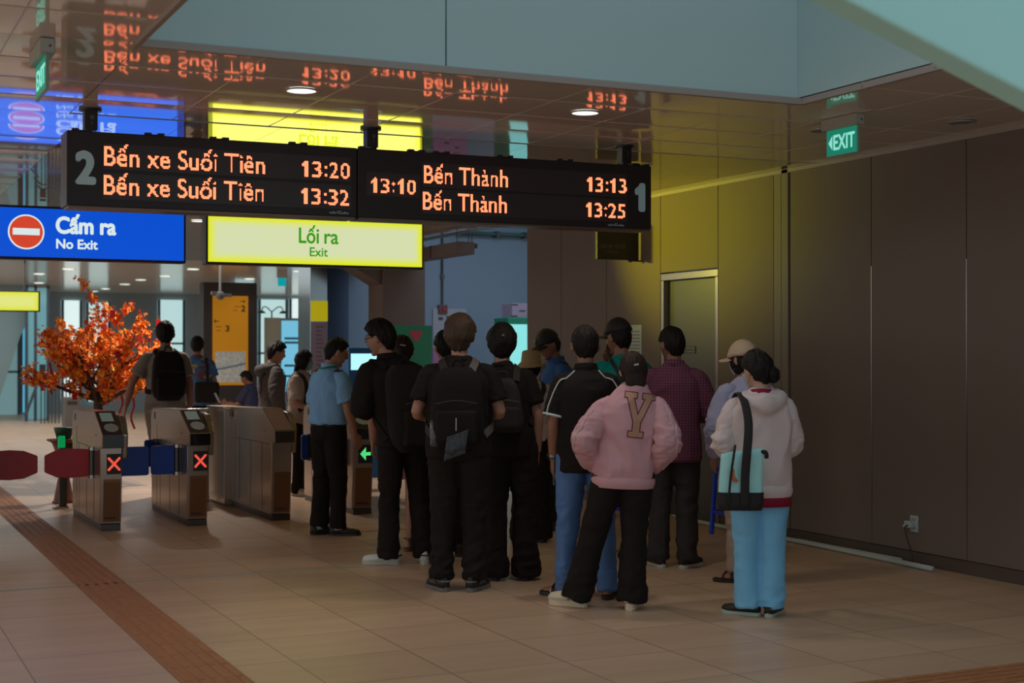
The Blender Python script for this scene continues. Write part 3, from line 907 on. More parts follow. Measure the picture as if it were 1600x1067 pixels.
# posters on the clad column
t = thing('column_poster', 'poster with yellow header stuck on the steel clad column', 'poster', (6.37, 19.995, 1.0))
mb = MB(); mb.box((-.125, -.004, 0), (.125, .003, .98)); mb.build('sheet', mat('poster_lilac', '#a79fb8', .5), t)
mb = MB(); mb.box((-.125, -.006, .99), (.125, .003, 1.28)); mb.build('header', mat('poster_yellow', '#e8d400', .4, emit=(.25, .22, 0), estr=1), t)
mb = MB()
for k in range(14): mb.box((-.05, -.0055, .90 - k * .06), (.07 - (k * 29 % 5) * .01, -.0045, .92 - k * .06))
mb.build('print_lines', mat('print_rose', '#9b6f74', .6), t)

def wall_poster(name, label, cat, x0, x1, z0, z1, y, m, extra=None):
    t = thing(name, label, cat, ((x0 + x1) / 2, y, z0)); h = (x1 - x0) / 2
    mb = MB(); mb.box((-h, -.01, 0), (h, .01, z1 - z0)); mb.build('sheet', m, t, bevel=.002)
    return t, h
t, h = wall_poster('wall_poster', 'tall pale poster with pink lower half on the blue grey wall', 'poster', 8.72, 9.30, 1.1, 2.24, 21.48, mat('poster_white', '#b6b4bc', .6))
mb = MB(); mb.box((-h, -.013, .0), (h, -.0105, .52)); mb.build('pink_field', mat('poster_pink', '#c57da8', .6), t)
for k, (x, z) in enumerate(((-.16, .98), (-.02, 1.0), (.0, .45), (-.12, .40), (.12, .22), (-.05, .12))):
    mb = MB(); mb.box((x - .04, -.0145, z - .025), (x + .04, -.0135, z + .025)); mb.build('print_mark', mat('print_dark', '#5a4a55', .6), t)
# green board with heart
t = thing('green_board', 'green display board with a red heart standing by the concrete column', 'display board', (6.92, 18.0, 0))
mb = MB(); mb.box((-.40, -.015, .55), (.37, .015, 1.90)); mb.build('board', mat('board_green', '#0c7a50', .5, vary=(2, .3)), t, bevel=.004)
mb = MB(); mb.box((-.45, .0, .50), (-.40, .03, 1.9)); mb.build('side_strip', white_trim, t)
for x in (-.3, .28):
    mb = MB(); mb.box((x - .02, -.02, 0), (x + .02, .02, .56)); mb.box((x - .03, -.2, 0), (x + .03, .2, .03)); mb.build('leg', steel_dark, t)
hp = [(.0, -.08), (.045, -.035), (.08, .01), (.085, .045), (.06, .07), (.03, .07), (.0, .045), (-.03, .07), (-.06, .07), (-.085, .045), (-.08, .01), (-.045, -.035)]
mb = MB(); mb.prism([(.14 + p[0], 1.765 + p[1]) for p in hp], 'y', -.022, -.015); mb.build('heart', mat('heart_red', '#c02a45', .5), t)
# ticket machines with lit screens
scr = mat('kiosk_screen', '#205060', .3, emit=(.22, .66, .64), estr=1.1)
scr2 = mat('kiosk_screen_bright', '#205060', .3, emit=(.45, .88, .95), estr=1.1)
def kiosk(x, y, w, z0, z1, zt, label, m_, body_m):
    t = thing('ticket_machine', label, 'ticket machine', (x, y, 0)); h = w / 2
    mb = MB(); mb.box((-h, 0, 0), (h, .5, zt)); mb.build('cabinet', body_m, t, bevel=.012)
    mb = MB(); mb.box((-h + .03, -.006, z0), (h - .03, .0, z1)); mb.build('screen', m_, t)
    mb = MB(); mb.box((-h + .08, -.02, z0 - .42), (h - .08, 0, z0 - .12)); mb.build('ticket_tray', black_plastic, t, bevel=.01)
    return t
kiosk(9.42, 19.5, .62, 1.1, 1.96, 2.06, 'ticket machine with teal lit screen and green top behind the queue', scr, mat('kiosk_green', '#0f8a68', .4))
kiosk(6.02, 17.0, .46, 1.33, 1.53, 1.6, 'blue ticket machine with bright screen half hidden by the queue', scr2, mat('kiosk_blue', '#0e4a78', .4))
t = thing('cardboard_box', 'pinkish box lying on top of the teal ticket machine', 'box', (9.40, 19.72, 2.061))
mb = MB(); mb.box((-.20, -.17, 0), (.22, .17, .21)); mb.build('carton', mat('carton_pink', '#a897ad', .7), t, bevel=.004)
mb = MB()
for x, z in ((-.15, .19), (.12, .19), (-.03, .10), (-.16, .02), (.10, .02)): mb.box((x - .05, -.173, z - .009), (x + .05, -.1705, z + .009))
mb.build('tape_marks', groove, t)
# services under the ceiling of the back room
t = thing('air_duct', 'brown air duct hanging below the ceiling over the back room', 'duct', (7.38, 17.1, 2.80))
mb = MB(); mb.box((-.10, 0, 0), (.14, 4.2, .16)); mb.build('duct_body', mat('duct_brown', '#6a5750', .5, .3), t, bevel=.006)
for yy in (.3, 2.0, 3.8):
    mb = MB(); mb.cyl((.02, yy, .16), (.02, yy, 1.74), .008, n=8); mb.build('hanger_rod', steel_dark, t)
mb = MB()
for yy in (.9, 1.9, 2.9): mb.box((-.105, yy, -.005), (.145, yy + .03, .165))
mb.build('flange', steel_dark, t)
t = thing('ceiling_camera', 'dark box camera hanging on two rods over the back room', 'camera', (7.62, 17.4, 2.90))
mb = MB(); mb.box((-.06, -.05, 0), (.05, .10, .06)); mb.build('camera_body', black_metal, t, bevel=.005)
mb = MB(); mb.cyl((-.0, -.05, .03), (0, -.075, .03), .022); mb.build('camera_lens', black_plastic, t)
for x in (-.045, .0):
    mb = MB(); mb.cyl((x, .02, .06), (x, .02, 1.65), .008, n=8); mb.build('rod', steel_dark, t)
t = thing('wall_conduit', 'thin grey conduit running down the blue grey wall', 'conduit', (8.88, 21.47, 2.3))
mb = MB(); mb.cyl((0, 0, .01), (0, 0, 2.2), .017, n=10); mb.build('tube', steel_dark, t)
mb = MB(); mb.box((-.03, -.02, .42), (.03, .02, .48)); mb.build('clamp', steel_dark, t)
t = thing('alarm_box', 'small red alarm box at the foot of the wall conduit', 'alarm', (8.88, 21.46, 2.16))
mb = MB(); mb.box((-.075, -.03, 0), (.075, .035, .14)); mb.build('box', mat('alarm_red', '#7a4a4a', .5), t, bevel=.006)
mb = MB(); mb.cyl((.01, -.03, .075), (.01, -.05, .075), .03); mb.build('button', mat('alarm_button', '#b8303a', .4), t)
t = thing('green_pipe', 'thin green pipe run high across the blue grey wall', 'pipe', (10.2, 21.38, 3.45))
mb = MB(); mb.cyl((-1.1, 0, 0), (1.5, 0, 0), .03); mb.cyl((-1.1, .0, 0), (-1.1, -3.5, 0.0), .03); mb.build('pipe_run', mat('pipe_green', '#3a6a62', .5), t, smooth=True)
mb = MB()
for x in (-.4, .1, .6): mb.box((x - .03, -.045, -.045), (x + .03, .11, .045))
mb.build('pipe_clamps', steel_dark, t)

# information totem with map
t = thing('map_totem', 'dark information totem with orange panel and city map', 'information totem', (7.63, 30.0, 0))
mb = MB(); mb.box((-.565, 0, 0), (.565, .35, 3.0)); mb.build('casing', mat('totem_dark', '#3a322f', .5), t, bevel=.01)
mb = MB(); mb.box((-.375, -.01, .86), (.375, 0, 2.72)); mb.build('orange_panel', mat('totem_orange', '#c07a10', .5, emit=(.17, .075, .002), estr=1), t)
def city_map():
    m = bpy.data.materials.new('map_print'); m.use_nodes = True
    nt = m.node_tree; b = nt.nodes['Principled BSDF']
    tc = nt.nodes.new('ShaderNodeTexCoord'); v = nt.nodes.new('ShaderNodeTexVoronoi'); v.feature = 'DISTANCE_TO_EDGE'; v.inputs['Scale'].default_value = 9
    r = nt.nodes.new('ShaderNodeValToRGB'); r.color_ramp.elements[0].position = .03; r.color_ramp.elements[0].color = (.66, .64, .56, 1); r.color_ramp.elements[1].position = .06; r.color_ramp.elements[1].color = (.46, .48, .44, 1)
    nt.links.new(tc.outputs['Object'], v.inputs['Vector']); nt.links.new(v.outputs['Distance'], r.inputs['Fac']); nt.links.new(r.outputs['Color'], b.inputs['Base Color'])
    b.inputs['Roughness'].default_value = .5
    b.inputs['Emission Strength'].default_value = .12
    nt.links.new(r.outputs['Color'], b.inputs['Emission Color'])
    return m
mb = MB(); mb.box((-.32, -.014, .92), (.32, -.011, 1.56)); mp_ = mb.build('map_sheet', city_map(), t)
mb = MB(); mb.prism([(-.32, 1.16), (-.05, 1.21), (.32, 1.29), (.32, 1.33), (-.05, 1.25), (-.32, 1.20)], 'y', -.016, -.0142); mb.build('river', mat('map_blue', '#7a94ad', .5), mp_)
ink = mat('totem_ink', '#4a3208', .6)
def sh(o): return o
lettering('exit_number', '2', (.23, 2.40, .31, 2.52), -.011, ink, t, fat=.006)
lettering('exit_number', '3', (-.10, 1.98, -.03, 2.10), -.011, ink, t, fat=.006)
mb = MB()
for x0, z0, s_ in ((.20, 2.60, 1), (-.31, 2.18, -1)):
    mb.prism([(x0, z0), (x0 + .07, z0), (x0 + .07, z0 + .015), (x0, z0 + .015)], 'y', -.013, -.011)
    xe = x0 + .07 if s_ > 0 else x0
    mb.prism([(xe, z0 - .035), (xe + s_ * .045, z0 + .0075), (xe, z0 + .05)], 'y', -.013, -.011)
for x0, z0, w_ in ((.08, 2.49, .12), (.05, 2.41, .10), (-.31, 2.07, .12), (-.30, 1.99, .09)): mb.box((x0, -.0125, z0), (x0 + w_, -.011, z0 + .012))
mb.build('arrow_marking', ink, t)
# ceiling camera of the far hall in front of the totem
t = thing('hall_camera', 'grey dome camera cluster hanging in front of the orange totem', 'camera', (5.56, 22.5, 2.36))
mb = MB(); mb.cyl((0, 0, .12), (0, 0, .70), .018); mb.build('stem', white_trim, t)
mb = MB(); mb.ball((0, 0, .07), (.075, .075, .07)); mb.build('dome', mat('dome_grey', '#8b8682', .4), t, smooth=True)
mb = MB(); mb.box((.05, -.03, .05), (.18, .03, .10)); mb.build('side_arm', mat('dome_grey', '#8b8682', .4), t, bevel=.004)
mb = MB(); mb.box((-.14, -.03, .08), (-.05, .03, .13)); mb.build('side_arm', mat('dome_grey'), t, bevel=.004)
# roll-up banner and cyan display beyond
t = thing('hanging_banner', 'cream vertical banner on a stand with two arm lamps', 'banner', (8.58, 30.2, 0))
mb = MB(); mb.box((-.17, -.01, .75), (.17, .01, 2.28)); mb.build('cloth', mat('banner_cream', '#b5b4a2', .7), t)
mb = MB(); mb.prism([(-.03, 1.2), (.03, 1.25), (.02, 1.75), (-.03, 1.7)], 'y', -.014, -.0105); mb.build('emblem', mat('banner_red', '#a8655a', .6), t)
mb = MB(); mb.cyl((0, .03, 0), (0, .03, 2.42), .016); mb.box((-.2, -.1, 0), (.2, .12, .03)); mb.build('stand', steel_dark, t)
for s_ in (-1, 1):
    mb = MB(); mb.tube([(0, .03, 2.40), (s_ * .12, 0, 2.50), (s_ * .20, -.02, 2.50), (s_ * .24, -.03, 2.40)], [.012] * 4, n=8, sub=4); a_ = mb.build('lamp_arm', steel_dark, t, smooth=True)
    mb = MB(); mb.cyl((s_ * .24, -.03, 2.42), (s_ * .24, -.03, 2.37), (.05, .10)); mb.build('lamp_head', steel_dark, a_)
t = thing('hall_exit_sign', 'tiny teal exit sign hanging in the far hall', 'exit sign', (7.57, 26.0, 2.76))
mb = MB(); mb.box((-.075, -.015, 0), (.075, .015, .15)); mb.build('sign_plate', mat('teal_sign', '#087a80', .4, emit=(0, .28, .32), estr=1), t)
mb = MB(); mb.box((-.09, -.03, .15), (.09, .03, .30)); mb.build('housing', white_trim, t)

# far end wall with its daylit windows
day_pale = mat('window_day', '#90b0b0', .3, emit=(.50, .72, .72), estr=.85)
day_blue = mat('window_blue', '#3080a0', .3, emit=(.10, .42, .62), estr=.8)
day_white = mat('window_white', '#c0d0d0', .3, emit=(.66, .80, .78), estr=1.0)
sunlit_teal_wall = mat('sunlit_teal_wall', '#7fa8ab', .6, emit=(.10, .17, .18), estr=1.0)  # sunlight on the wall put into its colour as a glow
grey_band = mat('band_grey', '#93a0a6', .5)
mb = MB(); mb.box((-9, 38, 0), (16, 38.3, 3.06)); struct(mb.build('wall_far', grey_band), 'grey end wall of the far hall', 'wall')
for k, (x0, x1, z0, z1, m_) in enumerate(((2.6, 4.36, 0.0, 2.3, sunlit_teal_wall), (4.36, 4.95, .05, 2.45, day_blue), (5.35, 5.85, .35, 2.85, day_white), (5.95, 6.55, .3, 2.8, day_pale), (7.75, 8.45, .8, 2.9, day_pale),
                                         (9.7, 10.35, .3, 2.95, day_pale), (10.4, 11.2, .3, 2.95, day_pale), (11.25, 11.75, 1.5, 2.98, day_white))):
    t = thing('window_%d' % (k + 1), 'tall daylit bay in the far end wall, bay %s' % ('one two three four five six seven eight'.split()[k]), 'window', ((x0 + x1) / 2, 37.95, z0))  # the first bay is sunlit wall, not a window
    t['kind'] = 'structure'
    h = (x1 - x0) / 2
    mb = MB(); mb.box((-h, -.01, 0), (h, .04, z1 - z0)); mb.build('window_pane', m_, t)
    mb = MB()
    for x in (-h, h - .06): mb.box((x, -.05, 0), (x + .06, .04, z1 - z0))
    mb.box((-h, -.05, (z1 - z0) * .45), (h, .04, (z1 - z0) * .45 + .05)); mb.build('window_frame', mat('frame_slate', '#4d5a66', .4, .4), t)
t = thing('display_case', 'pale blue lit display case beyond the masked woman', 'display case', (10.1, 33.8, 0))
mb = MB(); mb.box((-.3, 0, 0), (.3, .4, 2.36)); mb.build('case', grey_band, t, bevel=.01)
mb = MB(); mb.box((-.27, -.01, .6), (.27, 0, 2.3)); mb.build('lit_front', mat('case_glow', '#3080a0', .3, emit=(.16, .46, .62), estr=1), t)
mb = MB()
for z in (.95, 1.2, 1.75, 1.85): mb.box((-.2, -.014, z), (.2, -.011, z + .05))
mb.build('print_lines', mat('case_ink', '#2a6a98', .4), t)
# stair with sloping underside, glass screen and handrail at the far street side
mb = MB(); mb.prism([(2.2, 3.06), (4.3, 3.06), (4.3, 2.55), (3.98, 1.9), (3.45, .25), (3.2, .25), (2.2, 1.4)], 'y', 34.6, 36.4)
struct(mb.build('wall_stair', mat('stair_paint', '#8aa2a5', .6)), 'pale sloping underside of the far stair', 'stair')
t = thing('glass_screen', 'tall glass screen with dark uprights by the far stair', 'screen', (4.2, 34.2, 0))
for x in (-.13, .06, .33):
    mb = MB(); mb.box((x - .03, -.03, 0), (x + .03, .03, 3.05)); mb.build('upright', mat('frame_slate', '#4d5a66', .4, .4), t)
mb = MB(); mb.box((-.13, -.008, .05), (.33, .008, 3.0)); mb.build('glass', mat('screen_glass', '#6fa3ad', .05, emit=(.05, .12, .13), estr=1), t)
t = thing('stair_handrail', 'dark stair handrail with balusters in front of the far glass screen', 'handrail', (4.1, 33.0, 0))
mb = MB(); mb.tube([(-.2, 0, .15), (.1, 0, 1.0), (.18, 0, 1.02), (.75, 0, 1.02)], [.03] * 4, n=8); mb.build('rail', mat('frame_slate'), t)
mb = MB()
for k in range(9): mb.box((.12 + k * .075, -.012, 0), (.145 + k * .075, .012, 1.0))
mb.build('slats', mat('frame_slate'), t)
mb = MB(); mb.box((.10, -.05, 1.0), (.22, .05, 1.28)); mb.build('newel_lamp', steel_dark, t)

# ================================================================== PEOPLE
def vnoise(P, seed=0):
    P = np.asarray(P) + seed * 17.31
    i = np.floor(P).astype(np.int64); f = P - i
    f = f * f * (3 - 2 * f)
    def h(a, b, c):
        n = (a * 374761393 + b * 668265263 + c * 2147483647 + seed * 144269) & 0xffffffff
        n = ((n ^ (n >> 13)) * 1274126177) & 0xffffffff
        return ((n ^ (n >> 16)) & 0xffff) / 65535.0
    x, y, z = i[:, 0], i[:, 1], i[:, 2]
    r = 0
    for dx in (0, 1):
        for dy in (0, 1):
            for dz in (0, 1):
                w = (f[:, 0] if dx else 1 - f[:, 0]) * (f[:, 1] if dy else 1 - f[:, 1]) * (f[:, 2] if dz else 1 - f[:, 2])
                r = r + w * h(x + dx, y + dy, z + dz)
    return r

def folds(P, seed, sc=(7, 7, 5), amp=.006):
    """soft cloth folds: warped ridges"""
    q = P * np.array(sc)
    wv = np.stack([vnoise(P * 3, seed + 3), vnoise(P * 3, seed + 5), vnoise(P * 3, seed + 7)], -1) - .5
    n = vnoise(q + wv * 2.5, seed)
    n2 = vnoise(q * 2.1 + wv * 3, seed + 11)
    r = 1 - np.abs(2 * n - 1)
    return 1.7 * amp * (r - .55) + amp * .8 * (1 - np.abs(2 * n2 - 1) - .5)

def remesh(name, mb, voxel, m, parent, smooth=4, disp=None, pick=None):
    """one continuous skin around overlapping shapes"""
    me = mb.mesh(name + '_raw')
    o = bpy.data.objects.new(name + '_raw', me); COL.objects.link(o)
    r = o.modifiers.new('r', 'REMESH'); r.mode = 'VOXEL'; r.voxel_size = voxel
    if smooth:
        sm = o.modifiers.new('s', 'SMOOTH'); sm.iterations = smooth; sm.factor = .5
    dg = bpy.context.evaluated_depsgraph_get()
    out = bpy.data.meshes.new_from_object(o.evaluated_get(dg), depsgraph=dg)
    bpy.data.objects.remove(o); bpy.data.meshes.remove(me)
    n = len(out.vertices)
    if disp is not None:
        co = np.empty(n * 3, np.float32); out.vertices.foreach_get('co', co); co = co.reshape(n, 3).astype(float)
        no = np.empty(n * 3, np.float32); out.vertex_normals.foreach_get('vector', no); no = no.reshape(n, 3)
        co = co + no * disp(co)[:, None]
        out.vertices.foreach_set('co', co.astype(np.float32).ravel())
    out.materials.clear()
    for x in (m if isinstance(m, (list, tuple)) else [m]): out.materials.append(x)
    k = len(out.polygons)
    mi = np.zeros(k, np.int32)
    if pick is not None:
        c = np.empty(k * 3, np.float32); out.polygons.foreach_get('center', c)
        mi = pick(c.reshape(k, 3)).astype(np.int32)
    out.polygons.foreach_set('material_index', mi)
    out.polygons.foreach_set('use_smooth', np.ones(k, bool))
    out.update(); out.name = name
    ob = bpy.data.objects.new(name, out); COL.objects.link(ob)
    if parent is not None: ob.parent = parent
    return ob

from mathutils.bvhtree import BVHTree
def tree_of(o):
    return BVHTree.FromPolygons([v.co[:] for v in o.data.vertices], [tuple(p.vertices) for p in o.data.polygons])

def snap(bv, pts, off):
    out = []
    for p in pts:
        c, n, i, d_ = bv.find_nearest(Vector(p))
        out.append(tuple(c + n * off))
    return out

def dense(pts, k=8):
    pts = [np.array(p, float) for p in pts]; out = []
    for i in range(len(pts) - 1):
        p0, p1, p2, p3 = pts[max(i - 1, 0)], pts[i], pts[i + 1], pts[min(i + 2, len(pts) - 1)]
        for q in range(k):
            t = q / k
            out.append(.5 * (2 * p1 + (p2 - p0) * t + (2 * p0 - 5 * p1 + 4 * p2 - p3) * t * t + (3 * p1 - p0 - 3 * p2 + p3) * t ** 3))
    out.append(pts[-1])
    return out

def decal(name, polys, bv, off, m, parent, sgn=1, cell=.012):
    """flat cut-outs (x, z) laid on the back of a garment, following its surface"""
    bm = bmesh.new()
    for P in polys:
        vs_ = [bm.verts.new((p[0], 0, p[1])) for p in P]
        bm.faces.new(vs_)
    bmesh.ops.triangulate(bm, faces=bm.faces)
    for _ in range(4):
        es = [e for e in bm.edges if e.calc_length() > cell]
        if not es: break
        bmesh.ops.subdivide_edges(bm, edges=es, cuts=1)
        bmesh.ops.triangulate(bm, faces=bm.faces)
    for v in bm.verts:
        hit, n, i, d_ = bv.ray_cast(Vector((v.co.x, -1.5 * sgn, v.co.z)), Vector((0, sgn, 0)))
        if hit is not None: v.co.y = hit.y - off * sgn
    me = bpy.data.meshes.new(name); bm.to_mesh(me); bm.free()
    me.materials.append(m); me.polygons.foreach_set('use_smooth', [True] * len(me.polygons))
    o = bpy.data.objects.new(name, me); COL.objects.link(o); o.parent = parent
    return o

skin_a = mat('skin', '#a97a64', .55, vary=(12, .08))
skin_b = mat('skin_tan', '#8f614c', .55, vary=(12, .08))
lip_m = mat('lips', '#8f5650', .5)
dark_m = mat('eye_dark', '#2a2120', .4)
def hair_mat(name, col, shine=.42):
    if name in MATS: return MATS[name]
    m = mat(name, col, shine, spec=.22)
    nt = m.node_tree; b = nt.nodes['Principled BSDF']
    tc = nt.nodes.new('ShaderNodeTexCoord'); mp = nt.nodes.new('ShaderNodeMapping'); mp.inputs['Scale'].default_value = (220, 220, 16)
    n = nt.nodes.new('ShaderNodeTexNoise'); n.inputs['Scale'].default_value = 1
    bp = nt.nodes.new('ShaderNodeBump'); bp.inputs['Strength'].default_value = .6; bp.inputs['Distance'].default_value = .006
    nt.links.new(tc.outputs['Object'], mp.inputs['Vector']); nt.links.new(mp.outputs['Vector'], n.inputs['Vector'])
    nt.links.new(n.outputs['Fac'], bp.inputs['Height']); nt.links.new(bp.outputs['Normal'], b.inputs['Normal'])
    return m
hair_black = hair_mat('hair_black', '#1b1412', .62)
hair_brown = hair_mat('hair_brown', '#2e2019', .6)
hair_ash = hair_mat('hair_ash', '#453528', .5)
def cloth(name, col='#808080', vary=None):
    return mat(name, col, .88, bump=(55, .18), vary=vary, spec=.22)
cl_black = cloth('cloth_black', '#1f1917')
cl_black2 = cloth('cloth_soft_black', '#221b19')

HP = np.array([0, -.005, 1.475])       # pivot of the head
class Fig:
    def __init__(s, H, w, lean, head, hips=(0, 0)):
        s.s, s.w, s.lean, s.hips = H / 1.70, w, lean, hips
        a = [math.radians(q) for q in head]
        s.R = np.array((Matrix.Rotation(-a[0], 3, 'Z') @ Matrix.Rotation(-a[1], 3, 'X') @ Matrix.Rotation(a[2], 3, 'Y')))
    def f(s, p):
        x, y, z = p
        k = max(0, z - .93)
        g = min(1, max(0, z / .93))
        return (s.s * (x + k * s.lean[0] + s.hips[0] * g), s.s * (y + k * s.lean[1] + s.hips[1] * g), s.s * z)
    def h(s, p):
        """point of the head's own frame (x right, y face, z up, origin in the skull) to the figure"""
        q = np.array(p, float) + np.array([0, .02, 1.585]) - HP
        q = s.R @ q + HP
        k = HP[2] - .93
        return (s.s * (q[0] + k * s.lean[0] + s.hips[0]), s.s * (q[1] + k * s.lean[1] + s.hips[1]), s.s * q[2])

def head_surface(D):
    a, b, c = .074, .094, .113
    x, y, z = D[:, 0], D[:, 1], D[:, 2]
    t = np.clip(-z, 0, 1)
    X = a * x * (1 - .30 * t ** 1.4); Y = b * y; Z = c * z
    Y = np.where(y < 0, Y * (1 - .22 * t), Y)
    Y = np.where(y > 0, b * np.maximum(y, 1e-6) ** (1 - .46 * t), Y)
    X = X * np.where(y > .3, 1 - .06 * (y - .3), 1)
    return np.stack([X, Y, Z], -1)

def sphere_dirs(nu, nv):
    V = []
    for j in range(1, nv):
        th = PI * j / nv
        for i in range(nu):
            ph = 2 * PI * i / nu
            V.append((math.sin(th) * math.sin(ph), math.sin(th) * math.cos(ph), math.cos(th)))
    V += [(0, 0, 1), (0, 0, -1)]
    F = []
    for j in range(nv - 2):
        for i in range(nu):
            i2 = (i + 1) % nu
            F.append((j * nu + i, j * nu + i2, (j + 1) * nu + i2, (j + 1) * nu + i))
    t, b = len(V) - 2, len(V) - 1
    for i in range(nu):
        i2 = (i + 1) % nu
        F.append((t, i2, i)); F.append((b, (nv - 2) * nu + i, (nv - 2) * nu + i2))
    return np.array(V), F

HAIRLINE = {
    'short': [(0, .56), (.6, .50), (1.0, .38), (1.22, .12), (1.42, .16), (1.7, .10), (1.95, -.32), (2.4, -.74), (3.15, -.84)],
    'tied': [(0, .60), (.6, .55), (1.0, .38), (1.25, .12), (1.5, .05), (1.75, -.08), (2.1, -.60), (3.15, -.80)],
    'bob': [(0, .50), (.55, .42), (.8, .0), (1.0, -.55), (1.3, -.86), (1.8, -.93), (3.15, -.95)],
}
def hair(fig, parent, style, top, side, m, seed, rough=.006, extra=()):
    D, F = sphere_dirs(84, 60)
    S = head_surface(D)
    ph = np.abs(np.arctan2(D[:, 0], D[:, 1]))
    tab = HAIRLINE[style]
    zm = np.interp(ph, [q[0] for q in tab], [q[1] for q in tab])
    zm = zm + .05 * (vnoise(D * 9, seed) - .5)
    k = np.clip((D[:, 2] - zm) / .10, 0, 1); k = k * k * (3 - 2 * k)
    u = np.clip(D[:, 2] * .9 + .25, 0, 1)
    t = side + (top - side) * u
    aniso = np.stack([np.arctan2(D[:, 0], D[:, 1]) * 7, D[:, 2] * 3, D[:, 0] * 3], -1)
    t = t + rough * 2 * (vnoise(aniso, seed + 2) - .5) + rough * .9 * (vnoise(D * 15, seed + 4) - .5)
    n = D / np.array([.074, .094, .113]); n = n / np.linalg.norm(n, axis=1)[:, None]
    P = S + n * (t * k - .016 * (1 - k))[:, None]
    mb = MB(); mb.add([fig.h(p) for p in P], F)
    for (c, r) in extra:
        mb2 = MB(); mb2.ball((0, 0, 0), r, 20, 14)
        V = np.array(mb2.v); nn = V / np.linalg.norm(V, axis=1)[:, None]
        V = V + nn * (rough * 2 * (vnoise(V * 40, seed + 9) - .5))[:, None] + np.array(c)
        mb.add([fig.h(p) for p in V], mb2.f)
    return mb.build('hair', m, parent, smooth=True)

def add_hand(mb, fig, wrist, d, n, thumb, curl=.35, s=1.0):
    d = np.array(d, float); d /= np.linalg.norm(d)
    n = np.array(n, float); n = n - d * (n @ d); n /= np.linalg.norm(n)
    w = np.cross(d, n) * thumb                # thumb side
    W = np.array(wrist, float)
    S = lambda p: tuple(np.array(p) * fig.s)
    mb.tube([S(W - d * .01), S(W + d * .02), S(W + d * .055), S(W + d * .09)], [(.026 * s, .018 * s), (.033 * s, .016 * s), (.041 * s, .0145 * s), (.040 * s, .012 * s)], n=14, side=w)
    for i, L in enumerate((.056, .073, .078, .070)):
        o_ = -.031 + .0207 * i
        p = W + d * .084 + w * o_
        dirv = d + w * (o_ * 2.2); dirv /= np.linalg.norm(dirv)
        pts, a = [p], curl * .6
        for sg in (.45, .31, .24):
            v = dirv * math.cos(a) + n * math.sin(a)
            p = p + v * L * sg; pts.append(p); a += curl
        mb.tube([S(q) for q in pts], [.0092 * s, .0088 * s, .0082 * s, .0062 * s], n=8, side=w)
    p = W + d * .018 + w * .026
    pts = [p, p + (d * .6 + w * .7 + n * .25) * .036, p + (d * .6 + w * .7 + n * .25) * .036 + (d * .85 + w * .35 + n * .35) * .034, p + (d * .6 + w * .7 + n * .25) * .036 + (d * .9 + w * .1 + n * .4) * .055]
    mb.tube([S(q) for q in pts], [.013 * s, .0105 * s, .0095 * s, .007 * s], n=8, side=n)

def loft_foot(mb, secs, z0, T, n=9):
    """secs: (y, half width, top height); half-round sections along the foot"""
    V, F = [], []
    for (y, w, h_) in secs:
        for k in range(n):
            a = PI * k / (n - 1)
            V.append(T((w * math.cos(a), y, z0 + h_ * math.sin(a) ** .8)))
    m = len(secs)
    for i in range(m - 1):
        for k in range(n - 1): F.append((i * n + k, (i + 1) * n + k, (i + 1) * n + k + 1, i * n + k + 1))
        F.append((i * n + n - 1, (i + 1) * n + n - 1, (i + 1) * n, i * n))
    F.append(tuple(range(n))); F.append(tuple(range((m - 1) * n, m * n))[::-1])
    mb.add(V, F)

def sole_outline(g=0.0):
    R = [(-.086, 0), (-.078, .024), (-.05, .034), (0, .035), (.05, .039), (.10, .048), (.14, .047), (.168, .034), (.185, .008)]
    L = [(p[0], -p[1] * .92) for p in R[::-1]]
    c = R + L
    out = []
    for y, x in c:
        out.append((x * (1 + g * 12), y + (g if y > 0 else -g)))
    q = []
    for p in out:
        if not q or math.hypot(p[0] - q[-1][0], p[1] - q[-1][1]) > .004: q.append(p)
    return q

